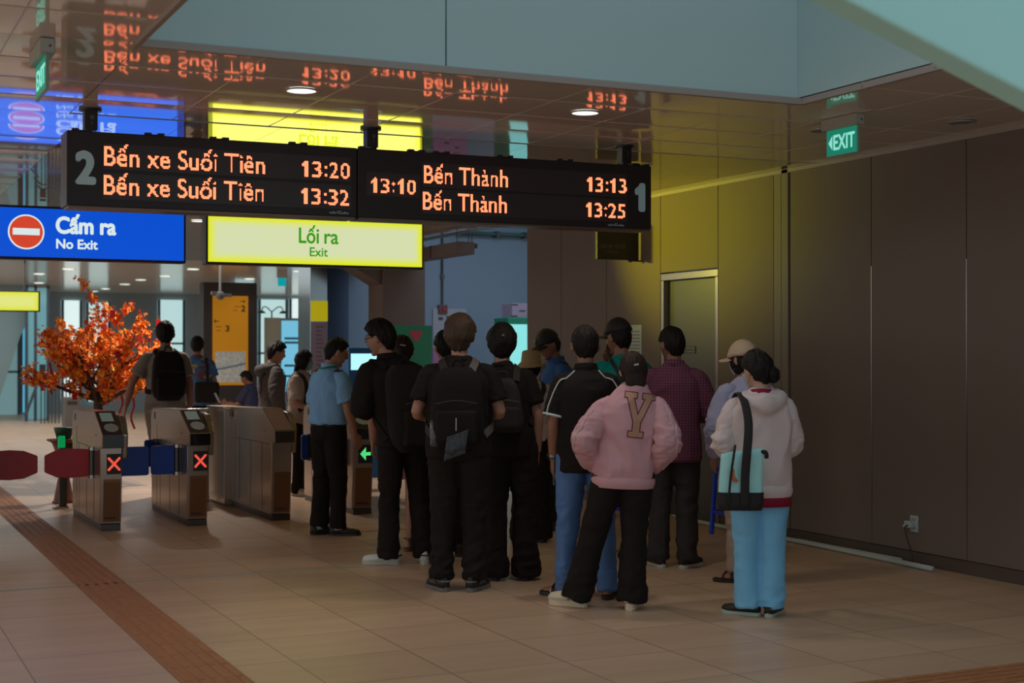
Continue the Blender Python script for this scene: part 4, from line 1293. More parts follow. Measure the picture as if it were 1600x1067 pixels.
def shoe(fig, root, foot, kind, cols):
    fx, fy, yaw = foot
    c, s_ = math.cos(math.radians(yaw)), math.sin(math.radians(yaw))
    k = fig.s
    def T(p): return (k * (fx + p[0] * c + p[1] * s_), k * (fy - p[0] * s_ + p[1] * c), k * p[2])
    def sole(z0, z1, g, nm, m, par, bev=.004):
        mb = MB(); o = sole_outline(g); n = len(o)
        mb.add([T((x, y, z0)) for x, y in o] + [T((x, y, z1)) for x, y in o], [tuple(range(n))[::-1], tuple(range(n, 2 * n))] + [(i, (i + 1) % n, n + (i + 1) % n, n + i) for i in range(n)])
        return mb.build(nm, m, par, bevel=bev)
    if kind in ('sneaker', 'flat'):
        th = .03 if kind == 'sneaker' else .02
        u = MB()
        loft_foot(u, [(-.086, .014, .055), (-.078, .028, .078), (-.045, .036, .082), (.0, .037, .080), (.045, .041, .066), (.09, .047, .048), (.135, .046, .040), (.165, .034, .034), (.182, .012, .02)], th - .004, T)
        up = u.build('shoe', cols[0], root, smooth=True)
        sole(0, th, .003, 'sole', cols[1], up)
        if kind == 'sneaker':
            mb = MB()
            for q in range(5):
                y = .045 + q * .013; z = th + .069 - q * .0062
                mb.tube([T((-.024, y, z - .012)), T((0, y + .003, z + .002)), T((.024, y, z - .012))], [.0035] * 3, n=6)
            mb.build('laces', cols[2], up)
            mb = MB(); mb.tube([T((-.031, -.05, th + .034)), T((-.018, -.086, th + .036)), T((.018, -.086, th + .036)), T((.031, -.05, th + .034))], [(.005, .011)] * 4, n=8, sub=4, side=(0, 0, 1)); mb.build('heel_tab', cols[3] if len(cols) > 3 else cols[2], up)
            if len(cols) > 4:
                mb = MB()
                for sd in (-1, 1):
                    for q in range(3): mb.tube([T((sd * .039, .0 + q * .03, th + .012)), T((sd * .038, .02 + q * .026, th + .04 - q * .006))], [.004] * 2, n=6)
                mb.build('side_stripes', cols[4], up)
    elif kind == 'clog':
        so = sole(0, .052, .008, 'shoe', cols[0], root, .012)
        u = MB(); loft_foot(u, [(.028, .05, .03), (.035, .052, .062), (.08, .055, .060), (.13, .053, .052), (.17, .043, .042), (.194, .018, .02)], .045, T)
        u.build('toe_cover', cols[0], so, smooth=True)
        mb = MB(); mb.tube([T((-.045, .0, .058)), T((-.03, -.075, .062)), T((.03, -.075, .062)), T((.045, .0, .058))], [(.006, .012)] * 4, n=8, sub=4, side=(0, 0, 1)); mb.build('heel_rim', cols[0], so, smooth=True)
    else:
        so = sole(0, .026, .004, 'shoe', cols[0], root, .005)
        bands = [(.065, .075, .022)] if kind == 'slide' else [(.10, .058, .014), (.03, .085, .010)]
        for (y, z, hw) in bands:
            mb = MB(); mb.tube([T((-.047, y, .02)), T((-.042, y, z * .75)), T((0, y - .005, z + .012)), T((.042, y, z * .75)), T((.047, y, .02))], [(.004, hw)] * 5, n=10, sub=4, side=(1, 0, 0))
            mb.build('strap', cols[1], so, smooth=True)
        if kind == 'sandal':
            mb = MB(); mb.tube([T((-.03, .05, .095)), T((-.042, -.0, .10)), T((-.02, -.065, .10)), T((.02, -.065, .10)), T((.042, 0, .10)), T((.03, .05, .095))], [(.004, .009)] * 6, n=8, sub=4, side=(0, 0, 1)); mb.build('heel_strap', cols[1], so, smooth=True)
        if kind == 'slide' and len(cols) > 2:
            mb = MB(); mb.tube([T((-.046, .072, .03)), T((-.046, .062, .055))], [(.006, .02)] * 2, n=8); mb.build('strap_label', cols[2], so)

def person(label, pos, H, theta, px, seed, skin=skin_a, w=1.0, lean=(0, 0), hips=(0, 0), head=(0, 0, 0), L=None, R=None, fl=(-.095, 0, -12), fr=(.095, 0, 12),
           hairs=('short', .026, .014, hair_black), hair_extra=(), hair_rough=.006, top=None, bottom=None, shoes=None, group=None, hands=True, vox=.0062):
    az = YAW + math.atan((px - 800) / 2278) + math.radians(theta)
    root = thing('person', label, 'person', (pos[0], pos[1], 0), -az, group)
    fig = Fig(H, w, lean, head, hips); fig.root = root; fig.seed = seed
    f, s = fig.f, fig.s
    arms = {}
    for sd, A in ((-1, L), (1, R)):
        A = A or {}
        E = A.get('e', (sd * .232, -.025, 1.115)); Wr = A.get('w', (sd * .245, .035, .87))
        Sh = A.get('s', (sd * .160 * w, -.005, 1.352))
        # elbows and wrists follow the lean as the shoulder does
        arms[sd] = (f(Sh), f(E), f(Wr), A)
    fig.arms = arms
    # ---- body: one continuous surface
    mb = MB()
    tor = [(.84, .12, .09), (.93, .155, .105), (1.03, .138, .095), (1.15, .145, .10), (1.27, .16, .108), (1.35, .155, .095), (1.40, .105, .075), (1.435, .06, .058)]
    mb.tube([f((0, -.005, z)) for z, a, b in tor], [(a * w * s * .92, b * s * .92) for z, a, b in tor], n=20, sub=3)
    nk = np.array(f((0, -.018, 1.40))); hb = np.array(fig.h((0, -.022, -.075)))
    mb.tube([nk, (nk + hb) / 2, hb], [.056 * s, .050 * s, .052 * s], n=16)
    D, F = sphere_dirs(40, 30)
    mb.add([fig.h(p) for p in head_surface(D)], F)
    mb.tube([fig.h(p) for p in ((0, .086, .028), (0, .097, .004), (0, .106, -.016), (0, .097, -.026))], [.007 * s, .009 * s, .0125 * s, .012 * s], n=10)
    for sd in (-1, 1):
        mb.ball(fig.h((sd * .012, .095, -.021)), .009 * s, 10, 8)
        Re = Matrix(fig.R.tolist()) @ Matrix.Rotation(sd * -.55, 3, 'Z')
        mb.ball(fig.h((sd * .083, -.010, .0)), (.010 * s, .021 * s, .034 * s), 14, 10, rot=Re)
        mb.tube([fig.h((sd * .014, .092, .036)), fig.h((sd * .036, .089, .041)), fig.h((sd * .055, .074, .034))], [.007 * s] * 3, n=8)
    mb.tube([fig.h((-.022, .079, -.054)), fig.h((0, .088, -.052)), fig.h((.022, .079, -.054))], [.0075 * s] * 3, n=10)
    mb.ball(fig.h((0, .066, -.096)), (.022 * s, .018 * s, .015 * s), 12, 8)
    for sd in (-1, 1):
        Sh, E, Wr, A = [np.array(q) if i < 3 else q for i, q in enumerate(arms[sd])]
        mb.tube([f((sd * .06, 0, 1.36)), Sh, Sh * .6 + E * .4, E, E * .6 + Wr * .4, Wr], [.05 * s, .050 * s, .044 * s, .037 * s, .037 * s, .026 * s], n=14, sub=3)
        if hands:
            d_ = A.get('d', tuple(Wr - E + np.array([0, .02, -.01]))); n_ = A.get('n', (-sd, .15, 0))
            add_hand(mb, fig, Wr / s, d_, n_, sd, A.get('c', .35))
        foot = fl if sd < 0 else fr
        hip = np.array(f((sd * .085, 0, .88))); an = np.array((foot[0] * s, foot[1] * s, .085 * s))
        kn = (hip + an) / 2 + np.array([0, .02 * s, .015])
        mb.tube([f((sd * .07, 0, .93)), hip, hip * .55 + kn * .45, kn, kn * .65 + an * .35, an, an - np.array([0, 0, .03 * s])], [.07 * s, .075 * s, .068 * s, .050 * s, .050 * s, .034 * s, .036 * s], n=14, sub=3)
        c, sn = math.cos(math.radians(foot[2])), math.sin(math.radians(foot[2]))
        lift = .055 if shoes and shoes[0] == 'clog' else .028
        T = lambda p: (s * (foot[0] + p[0] * c + p[1] * sn), s * (foot[1] - p[0] * sn + p[1] * c), s * p[2])
        loft_foot(mb, [(-.072, .012, .03), (-.06, .026, .06), (-.02, .031, .075), (.03, .033, .06), (.08, .040, .040), (.13, .040, .026), (.165, .025, .016)], lift, T)
    eyes = [np.array(fig.h((sd * .032, .089, .016))) for sd in (-1, 1)]
    brow = [(np.array(fig.h((sd * a_, b_, .040)))) for sd in (-1, 1) for a_, b_ in ((.022, .094), (.034, .092), (.046, .085))]
    mouth = [np.array(fig.h((q * .016, .092 + .008 * (1 - abs(q)), -.053))) for q in (-1, 0, 1)]
    def pick(c):
        r = np.zeros(len(c))
        for e in mouth: r[np.linalg.norm(c - e, axis=1) < .012 * s] = 1
        for e in eyes: r[np.linalg.norm((c - e) * np.array([1, 1, 1.5]), axis=1) < .014 * s] = 2
        for e in brow: r[np.linalg.norm((c - e) * np.array([1, 1, 1.7]), axis=1) < .010 * s] = 2
        return r
    body = remesh('body', mb, vox, [skin, lip_m, dark_m], root, 3, None, pick)
    if hairs:
        fig.hair = hair(fig, root, hairs[0], hairs[1], hairs[2], hairs[3], seed, hair_rough, hair_extra)
    # ---- trousers, skirt
    if bottom:
        e = bottom.get('e', .012); m = bottom['m']
        mb = MB()
        zt = bottom.get('waist', 1.02)
        pr = [(zt, .150 + e, .110 + e), (.95, .165 + e, .120 + e), (.88, .168 + e, .123 + e), (.82, .135 + e, .105 + e)]
        mb.tube([f((0, -.005, z)) for z, a, b in pr], [(a * w * s, b * s) for z, a, b in pr], n=22, sub=3)
        if bottom.get('skirt'):
            zh = bottom['skirt']; fl_ = bottom.get('flare', .19)
            mb.tube([f((0, 0, .92)), f((0, 0, (zh + .92) / 2)), f((0, 0, zh))], [(.165 * s, .125 * s), (.5 * (.165 + fl_) * s, .14 * s), (fl_ * s, .155 * s)], n=24, sub=3)
        else:
            rk, rh, hz = bottom.get('knee', .066), bottom.get('hem', .058), bottom.get('hz', .035)
            for sd in (-1, 1):
                foot = fl if sd < 0 else fr
                hip = np.array(f((sd * .088, -.005, .88))); an = np.array((foot[0] * s, (foot[1] - .012) * s, 0.0))
                kn = (hip + an) / 2 + np.array([0, .018 * s, .02]); kn[2] = .47 * s
                hm = kn + (an - kn) * (1 - hz / .47); hm[2] = hz * s
                if hz > .4:
                    hm = hip + (kn - hip) * ((.88 - hz) / (.88 - .47)); hm[2] = hz * s
                    mb.tube([f((sd * .075, -.005, .92)), hip, hm], [(.085 + e) * s, (.090 + e) * s, rh * s], n=18, sub=4)
                else:
                    q = kn * .5 + hm * .5
                    mb.tube([f((sd * .075, -.005, .92)), hip, hip * .5 + kn * .5, kn, q, hm], [(.085 + e) * s * w, (.090 + e) * s * w, (.080 + e * .8) * s, rk * s, (rk * .45 + rh * .55) * s, rh * s], n=18, sub=4)
        a_ = bottom.get('fold', .009)
        def dz(P):
            kz = np.clip(1 - np.abs(P[:, 2] - .10) / .22, 0, 1) + .6 * np.clip(1 - np.abs(P[:, 2] - .5) / .2, 0, 1) + .55
            return folds(P, seed + 40, (9, 9, 13), a_) * kz
        fig.bottom = remesh('skirt' if bottom.get('skirt') else 'shorts' if bottom.get('hz', 0) > .4 else 'trousers', mb, .0095, m, root, 4, dz)
    # ---- upper garment
    if top:
        e = top.get('e', .02); m = top['m']; hz = top.get('hem', .86)
        b_ = top.get('belly', 0); up = top.get('up', .008)
        pr = [(hz, .158 + e + top.get('hemflare', 0), .114 + e + top.get('hemflare', 0)), (max(hz + .03, .95), .158 + e + b_, .116 + e + b_), (1.04, .150 + e + b_, .110 + e + b_), (1.15, .158 + e + b_ * .7, .114 + e + b_ * .6), (1.26, .172 + e * .8, .122 + e * .8), (1.33, .170 + e * .5, .116 + e * .6), (1.39 + up * .4, .128 + e * .3, .094 + e * .4), (1.432 + up, .084, .074), (1.458 + up, .066, .064)]
        mb = MB()
        mb.tube([f((0, -.008, z)) for z, a, c in pr], [(a * w * s, c * s) for z, a, c in pr], n=28, sub=4)
        sl = []
        for sd in (-1, 1):
            Sh, E, Wr, A = [np.array(q) if i < 3 else q for i, q in enumerate(arms[sd])]
            Sh = Sh + np.array([0, 0, .003])
            r0 = .054 + e * .40
            ms = MB()
            if top.get('sleeve', 'short') == 'short':
                q = top.get('cut', .72)
                en = Sh + (E - Sh) * q
                ms.tube([f((sd * .075, -.005, 1.360)), Sh, Sh * .5 + en * .5, en], [.050 * s, r0 * s, (r0 + .006) * s, (r0 + .009 + top.get('flut', 0)) * s], n=16, sub=3)
            elif top.get('sleeve') == 'long':
                wq = E + (Wr - E) * top.get('cut', .97)
                r1 = .050 + e * .9; r2 = top.get('cuff', .036 + e * .5)
                ms.tube([f((sd * .075, -.005, 1.360)), Sh, Sh * .55 + E * .45, E, E * .5 + wq * .5, wq], [.050 * s, r0 * s, (r1 + .006) * s, (r1 + .002) * s, (r1 - .004) * s, r2 * s], n=18, sub=4)
            sl.append((ms, E))
        if top.get('hood'):
            mb.tube([f((-.10, .02, 1.425)), f((-.115, -.06, 1.40)), f((-.06, -.135, 1.375)), f((0, -.155, 1.36)), f((.06, -.135, 1.375)), f((.115, -.06, 1.40)), f((.10, .02, 1.425))], [(.03 * s, .035 * s), (.04 * s, .045 * s), (.048 * s, .065 * s), (.05 * s, .08 * s), (.048 * s, .065 * s), (.04 * s, .045 * s), (.03 * s, .035 * s)], n=16, sub=4)
            mb.tube([f((0, -.10, 1.44)), f((0, -.135, 1.36)), f((0, -.135, 1.27))], [(.07 * s, .03 * s), (.10 * s, .04 * s), (.03 * s, .012 * s)], n=16, sub=3)
        a_ = top.get('fold', .007)
        fig.top = remesh(top.get('name', 'shirt'), mb, .0095, m, root, 4, lambda P: folds(P, seed, top.get('fs', (6, 6, 7)), a_))
        fig.sleeves = []
        for k_, (ms, E) in enumerate(sl):
            def dz_(P, E=E): return folds(P, seed + 60 + k_, (11, 11, 17), top.get('fold', .007) * .8) * (.5 + np.clip(1 - np.linalg.norm(P - E, axis=1) / .22, 0, 1))
            fig.sleeves.append(remesh('sleeve', ms, .008, m, fig.top, 3, dz_))
        V_, F_ = [], []
        for o_ in [fig.top] + fig.sleeves:
            k_ = len(V_); V_ += [v.co[:] for v in o_.data.vertices]; F_ += [tuple(i + k_ for i in p.vertices) for p in o_.data.polygons]
        fig.bv = BVHTree.FromPolygons(V_, F_)
        if top.get('collar'):
            mb = MB(); ch = top.get('ch', .035); cr = top.get('cr', .063)
            V, F = [], []
            n = 24
            for k in range(n):
                a = 2 * PI * k / n
                for rr, zz in ((cr, 1.418 + up), (cr - .003, 1.432 + ch + up), (cr + .008, 1.434 + ch + up), (cr + .016, 1.415 + up)):
                    V.append(f((rr * math.sin(a), -.012 + rr * 1.02 * math.cos(a), zz - .012 * math.cos(a))))
            for k in range(n):
                p, q = 4 * k, 4 * ((k + 1) % n)
                for i in range(4): F.append((p + i, p + (i + 1) % 4, q + (i + 1) % 4, q + i))
            mb.add(V, F); mb.build('collar', top['collar'], fig.top, smooth=True)
        if top.get('rib'):
            mb = MB()
            hf = top.get('hemflare', 0); be = (bottom or {}).get('e', 0)
            ra, rb = max(.160 + e + hf, .176 + be), max(.116 + e + hf, .132 + be)
            mb.tube([f((0, -.008, hz - .05)), f((0, -.008, hz - .02)), f((0, -.008, hz + .01)), f((0, -.008, hz + .035))], [((ra - .008) * w * s, (rb - .008) * s), ((ra + .003) * w * s, (rb + .003) * s), ((ra + .003) * w * s, (rb + .003) * s), ((ra - .012) * w * s, (rb - .012) * s)], n=44, sub=3)
            mb.build('hem_rib', top['rib'], fig.top, smooth=True)
            for sd in (-1, 1):
                Sh, E, Wr, A = arms[sd]
                E, Wr = np.array(E), np.array(Wr)
                mb = MB(); mb.tube([E + (Wr - E) * .9, E + (Wr - E) * 1.06], [.042 * s, .036 * s], n=16); mb.build('cuff', top['rib'], fig.top, smooth=True)
    if shoes:
        shoe(fig, root, fl, shoes[0], shoes[1]); shoe(fig, root, fr, shoes[0], shoes[1])
    return fig

def held(name, label, cat, fig, base, group=None):
    """a carried thing: its own top-level object standing at the carrier's place; base is its lowest point in the carrier's frame"""
    M = Matrix.Translation(fig.root.location) @ Matrix.Rotation(fig.root.rotation_euler[2], 4, 'Z')
    t = thing(name, label, cat, M @ Vector(base), fig.root.rotation_euler[2], group)
    t_base = Vector(base)
    def place(o):
        o.data.transform(Matrix.Translation(-t_base)); return o
    t_place = place
    return t, t_place

def strap_loop(fig, pts, hw, th, name, m, parent, place, off=.006, host=None):
    """a strap lying on a garment"""
    q = snap(host or fig.bv, [tuple(p) for p in dense([fig.f(p) for p in pts], 7)], off * fig.s)
    mb = MB(); bv = host or fig.bv
    V, F = [], []
    n = len(q)
    for i in range(n):
        t = Vector(q[min(i + 1, n - 1)]) - Vector(q[max(i - 1, 0)])
        c, nr, _, _ = bv.find_nearest(Vector(q[i]))
        sd = t.cross(nr).normalized() if t.length > 1e-9 else Vector((1, 0, 0))
        a = Vector(q[i])
        V += [a + sd * hw, a + sd * hw + nr * th, a - sd * hw + nr * th, a - sd * hw]
    for i in range(n - 1):
        for k in range(4): F.append((4 * i + k, 4 * i + (k + 1) % 4, 4 * i + 4 + (k + 1) % 4, 4 * i + 4 + k))
    F += [(0, 1, 2, 3), tuple(range(4 * n - 4, 4 * n))[::-1]]
    mb.add(V, F)
    return place(mb.build(name, m, parent, smooth=False))

def backpack(fig, label, m, w_=.30, h_=.42, d_=.15, zb=.98, m2=None, strap_m=None, tilt=0, yo=0, name='backpack'):
    s = fig.s
    back = -(.125 + .028) + yo
    def yb(z):
        hit = fig.bv.ray_cast(Vector(fig.f((0, -.6, z))), Vector((0, 1, 0)))[0]
        return hit.y / s if hit is not None else back
    ymin = min(yb(zb + h_ * .15), yb(zb + h_ * .5), yb(zb + h_ * .8))
    t, put = held(name, label, 'bag', fig, (fig.f((0, 0, zb))[0], (ymin - d_ / 2) * s, zb * s))
    lx = [fig.f((0, 0, z))[0] for z in (zb, zb + h_)]
    mb = MB(); n = 26; rows = 12
    V, F = [], []
    for j in range(rows + 1):
        u = j / rows
        k = (1 - abs(2 * u - 1) ** 5 * .42) * (1 - .16 * u)
        for i in range(n):
            a = 2 * PI * i / n
            ca, sa = math.cos(a), math.sin(a)
            x = math.copysign(abs(ca) ** .55, ca) * w_ / 2 * k
            y = math.copysign(abs(sa) ** .6, sa) * d_ / 2 * (k if sa < 0 else 1) * (1.1 - .25 * u)
            V.append((lx[0] + (lx[1] - lx[0]) * u + x * s, (ymin - d_ / 2 - .003 + tilt * (u - .5)) * s + y * s, (zb + h_ * u) * s))
    for j in range(rows):
        for i in range(n):
            i2 = (i + 1) % n
            F.append((j * n + i, j * n + i2, (j + 1) * n + i2, (j + 1) * n + i))
    F += [tuple(range(n))[::-1], tuple(range(rows * n, rows * n + n))]
    mb.add(V, F)
    P = np.array(mb.v); P2 = P.copy()
    P2[:, 1] += folds(P, fig.seed + 77, (9, 9, 12), .012)
    mb.v = [tuple(p) for p in P2]
    body = put(mb.build('bag_body', m, t, smooth=True))
    mb = MB(); cx = fig.f((0, 0, zb + h_ * .25))[0]; y0 = (ymin - d_) * s
    mb.box((cx - w_ * .36 * s, y0 - .03 * s, (zb + h_ * .08) * s), (cx + w_ * .36 * s, y0 + .03 * s, (zb + h_ * .48) * s))
    put(mb.build('front_pocket', m2 or m, t, bevel=.022, seg=3))
    mb = MB(); mb.tube([(cx - w_ * .36 * s, y0 - .028 * s, (zb + h_ * .56) * s), (cx, y0 - .016 * s, (zb + h_ * .60) * s), (cx + w_ * .36 * s, y0 - .028 * s + .03 * s, (zb + h_ * .56) * s)], [.004] * 3, n=6, sub=4)
    put(mb.build('zip', black_plastic, t))
    zt = zb + h_; ct = fig.f((0, 0, zt))[0]; yt = (ymin - .03) * s
    mb = MB(); mb.tube([(ct - .035, yt, (zt - .02) * s), (ct - .025, yt - .004, (zt + .035) * s), (ct + .025, yt - .004, (zt + .035) * s), (ct + .035, yt, (zt - .02) * s)], [(.008, .005)] * 4, n=8, sub=4); put(mb.build('carry_handle', m, t, smooth=True))
    for sd in (-1, 1):
        sm_ = strap_m[sd > 0] if isinstance(strap_m, tuple) else strap_m
        strap_loop(fig, [(sd * .085, -.14, min(zt - .02, 1.38)), (sd * .10, -.08, 1.42), (sd * .105, 0, 1.44), (sd * .11, .09, 1.38), (sd * .12, .14, 1.25), (sd * .145, .13, 1.12), (sd * .18, .03, 1.05), (sd * .16, -.1, zb + .08)], .024 * s, .007 * s, 'shoulder_strap', sm_ or m, t, put)
    return t, put

# ------------------------------------------------------------------ the people in the queue
white_rubber = mat('white_rubber', '#b9bbb4', .5)
black_rubber = mat('black_rubber', '#2a2422', .5)
lace_white = mat('lace_white', '#b5b7b5', .7)
shoe_white = mat('shoe_white', '#d5d6d0', .5)
shoe_black = mat('shoe_black', '#241e1c', .55)
strap_black = mat('strap_black', '#221c1a', .7)
bag_black = mat('bag_black', '#1c1614', .85, bump=(70, .2), spec=.25)
denim = mat('denim_blue', '#5274a6', .85, bump=(80, .15), vary=(6, .45))
denim_light = mat('denim_light', '#7abce4', .85, bump=(80, .15), vary=(4, .16))
denim_dark = mat('denim_dark', '#2f2929', .85, bump=(80, .15), vary=(5, .15))
gold = mat('glasses_metal', '#b0a070', .25, .9)

def glasses(fig, parent, m=gold):
    mb = MB()
    for sd in (-1, 1):
        ring = [fig.h((sd * .033 + .024 * math.cos(a), .103 - .010 * (abs(sd * .033 + .024 * math.cos(a)) / .057) ** 2, .012 + .021 * math.sin(a))) for a in [2 * PI * k / 18 for k in range(19)]]
        mb.tube(ring, [.0022] * 19, n=6)
        mb.tube([fig.h((sd * .056, .094, .016)), fig.h((sd * .074, .04, .018)), fig.h((sd * .080, -.02, .010))], [.0022] * 3, n=6)
    mb.tube([fig.h((-.010, .104, .016)), fig.h((.010, .104, .016))], [.0022] * 2, n=6)
    return mb.build('glasses', m, parent)

def face_mask(fig, m):
    D, F = sphere_dirs(40, 30)
    S = head_surface(D)
    k = np.clip((D[:, 1] - .25) / .25, 0, 1) * np.clip((.02 - D[:, 2]) / .12, 0, 1) * np.clip((D[:, 2] + .97) / .08, 0, 1)
    n = D
    P = S + n * (.010 * k - .02 * (1 - k))[:, None] + np.array([0, 1, 0]) * (.012 * k * (1 - np.abs(D[:, 0])))[:, None]
    mb = MB(); mb.add([fig.h(p) for p in P], F)
    for sd in (-1, 1):
        mb.tube([fig.h((sd * .062, .052, -.012)), fig.h((sd * .078, .01, .012)), fig.h((sd * .084, -.02, .02))], [.002] * 3, n=6)
        mb.tube([fig.h((sd * .054, .050, -.075)), fig.h((sd * .076, .0, -.035)), fig.h((sd * .084, -.022, -.01))], [.002] * 3, n=6)
    return mb.build('face_mask', m, fig.root, smooth=True)

def cap(fig, m, brim_dir=0, brim=.085, grow=.022, badge=None, drop=0.0):
    D, F = sphere_dirs(48, 34)
    S = head_surface(D)
    k = np.clip((D[:, 2] - (.24 - drop - .10 * D[:, 1])) / .05, 0, 1)
    n = D / np.array([.074, .094, .113]); n /= np.linalg.norm(n, axis=1)[:, None]
    P = S + n * (grow * k - .03 * (1 - k))[:, None] + np.array([0, 0, .012]) * (k * np.clip(D[:, 2], 0, 1))[:, None]
    mb = MB(); mb.add([fig.h(p) for p in P], F)
    c = mb.build('cap', m, fig.root, smooth=True)
    b = math.radians(brim_dir)
    V, F = [], []
    na, nr = 15, 5
    for i in range(na):
        a = -1.15 + 2.3 * i / (na - 1)
        for j in range(nr):
            t = j / (nr - 1)
            ex = brim * t * max(0, math.cos(a * 1.25)) ** .6
            x0, y0 = math.sin(a), math.cos(a)
            # rotate the brim around the head
            xr, yr = x0 * math.cos(b) + y0 * math.sin(b), -x0 * math.sin(b) + y0 * math.cos(b)
            bx, by = xr * (.088), yr * (.108)
            V.append((bx + math.sin(b) * ex, by + math.cos(b) * ex, .036 - drop * .1 - .16 * ex - .018 * abs(a) - .15 * ex * abs(a)))
    k0 = len(V)
    V2 = V + [(x, y, z - .005) for x, y, z in V]
    for i in range(na - 1):
        for j in range(nr - 1):
            q = i * nr + j
            F.append((q, q + 1, q + nr + 1, q + nr)); F.append((k0 + q, k0 + q + nr, k0 + q + nr + 1, k0 + q + 1))
        q = i * nr + nr - 1
        F.append((q, q + nr, k0 + q + nr, k0 + q))
    mb = MB(); mb.add([fig.h(p) for p in V2], F); mb.build('brim', m, c, smooth=True)
    mb = MB(); mb.ball(fig.h((0, 0, .149)), .008, 8, 6); mb.build('button', m, c)
    if badge:
        mb = MB(); mb.cyl(fig.h((0, .108, .075)), fig.h((0, .124, .078)), .017); mb.build('badge', badge[0], c)
        mb = MB(); mb.cyl(fig.h((0, .110, .075)), fig.h((0, .1255, .078)), .009); mb.build('badge_centre', badge[1], c)
    return c

# 1 guard
g = person('guard in light blue short sleeved uniform shirt and glasses, hands down, beside the gates', (3.86, 11.84), 1.665, 52, 515, 1, lean=(0, .03), head=(24, 16, 0),
           L=dict(e=(-.235, .0, 1.10), w=(-.225, .07, .86)), R=dict(e=(.240, .0, 1.11), w=(.225, .10, .87), c=.3), fl=(-.09, -.03, 15), fr=(.08, .05, 42),
           hairs=('short', .024, .012, hair_black), top=dict(m=cloth('uniform_blue', '#86b4dc'), e=.028, hem=.955, collar=cloth('uniform_collar', '#8fbade'), fold=.009, belly=.012, cut=.86),
           bottom=dict(m=cl_black, e=.014, knee=.076, hem=.070, hz=.075), shoes=('flat', [shoe_black, black_rubber]))
glasses(g, g.root)
mb = MB(); mb.tube([g.f((0, -.005, .965)), g.f((0, -.005, .935))], [(.176 * g.s, .136 * g.s), (.180 * g.s, .138 * g.s)], n=32); mb.build('belt', strap_black, g.bottom, smooth=True)
for sd in (-1, 1):
    strap_loop(g, [(sd * .07, -.02, 1.42), (sd * .165, -.02, 1.40)], .026, .006, 'epaulette', mat('epaulette_dark', '#3b2326', .7), g.top, lambda o: o, .004)
    mb = MB(); mb.tube([(.0, 0, 0), (.001, 0, 0)], [.001] * 2)
lan, put = held('lanyard', 'green lanyard round the neck of the blue shirted guard', 'lanyard', g, g.f((0, .15, 1.0)))
strap_loop(g, [(-.03, .13, 1.10), (-.075, .09, 1.34), (-.072, .02, 1.43), (-.03, -.075, 1.435), (.03, -.075, 1.435), (.072, .02, 1.43), (.075, .09, 1.34), (.03, .13, 1.10)], .008, .002, 'ribbon', mat('lanyard_green', '#1f7a5c', .6), lan, put, .014)
for sd in (-1, 1):
    fo = (-.09, -.03) if sd < 0 else (.08, .05)
    mb = MB(); mb.tube([(fo[0] * g.s, (fo[1] - .01) * g.s, .05), (fo[0] * g.s, (fo[1] - .015) * g.s, .11)], [.042, .040], n=14); mb.build('sock', mat('sock_pale', '#a5a0a0', .8), g.root, smooth=True)

# 2 man with the big bag, bending towards the machine
b = person('man bending forward in black jacket and white sneakers with a bulky backpack', (3.85, 9.99), 1.77, -24, 630, 2, lean=(-.15, .20), hips=(-.04, -.02), head=(-42, 10, 0),
           L=dict(e=(-.25, .03, 1.10), w=(-.03, .22, 1.17)), R=dict(e=(.235, .06, 1.10), w=(.05, .24, 1.15)), fl=(-.125, .04, -52), fr=(.125, -.03, 26),
           hairs=('short', .038, .024, hair_black), hair_rough=.007, top=dict(m=cl_black, e=.034, hem=.84, sleeve='long', name='jacket', fold=.011, collar=cl_black, ch=.03),
           bottom=dict(m=cl_black2, e=.010, knee=.070, hem=.072, hz=.05), shoes=('sneaker', [shoe_white, white_rubber, lace_white, shoe_black]), hands=True)
glasses(b, b.root, mat('glasses_dark', '#404a50', .3, .5))
backpack(b, 'bulky black backpack on the bending man in black', bag_black, .40, .60, .20, .80, tilt=.03)

# 3 woman in a pink dress, mostly hidden, bare legs
wo = person('woman in a pink dress with bare legs, mostly hidden behind the bending man', (4.08, 10.70), 1.66, 12, 634, 3, hairs=('tied', .026, .02, hair_brown), hair_extra=[((0, -.10, .0), (.045, .035, .05))],
            top=dict(m=cloth('dress_pink', '#b98080'), e=.02, hem=.86, name='dress_top'), bottom=dict(m=cloth('dress_pink', '#b98080'), skirt=.58, flare=.17), shoes=('sandal', [mat('sandal_brown', '#6a4436', .6), mat('sandal_brown', '#6a4436', .6)]), fl=(-.07, 0, -8), fr=(.07, 0, 8))
mb = MB(); mb.tube([wo.h((.01, -.118, .06)), wo.h((.05, -.105, .055))], [.006] * 2, n=8); mb.build('hair_clip', mat('clip_pale', '#b0aaa2', .3), wo.root)

# 4 man with a cream collar
c4 = person('young man with black hair and cream collar between the two black backpacks', (4.28, 10.25), 1.69, -8, 668, 4, head=(-12, 0, 0), hairs=('short', .034, .02, hair_black),
            top=dict(m=cloth('cream_shirt', '#c5bb9a'), e=.022, hem=.86, collar=cloth('cream_shirt'), ch=.03), bottom=dict(m=cl_black), shoes=('sneaker', [shoe_black, black_rubber, strap_black]))

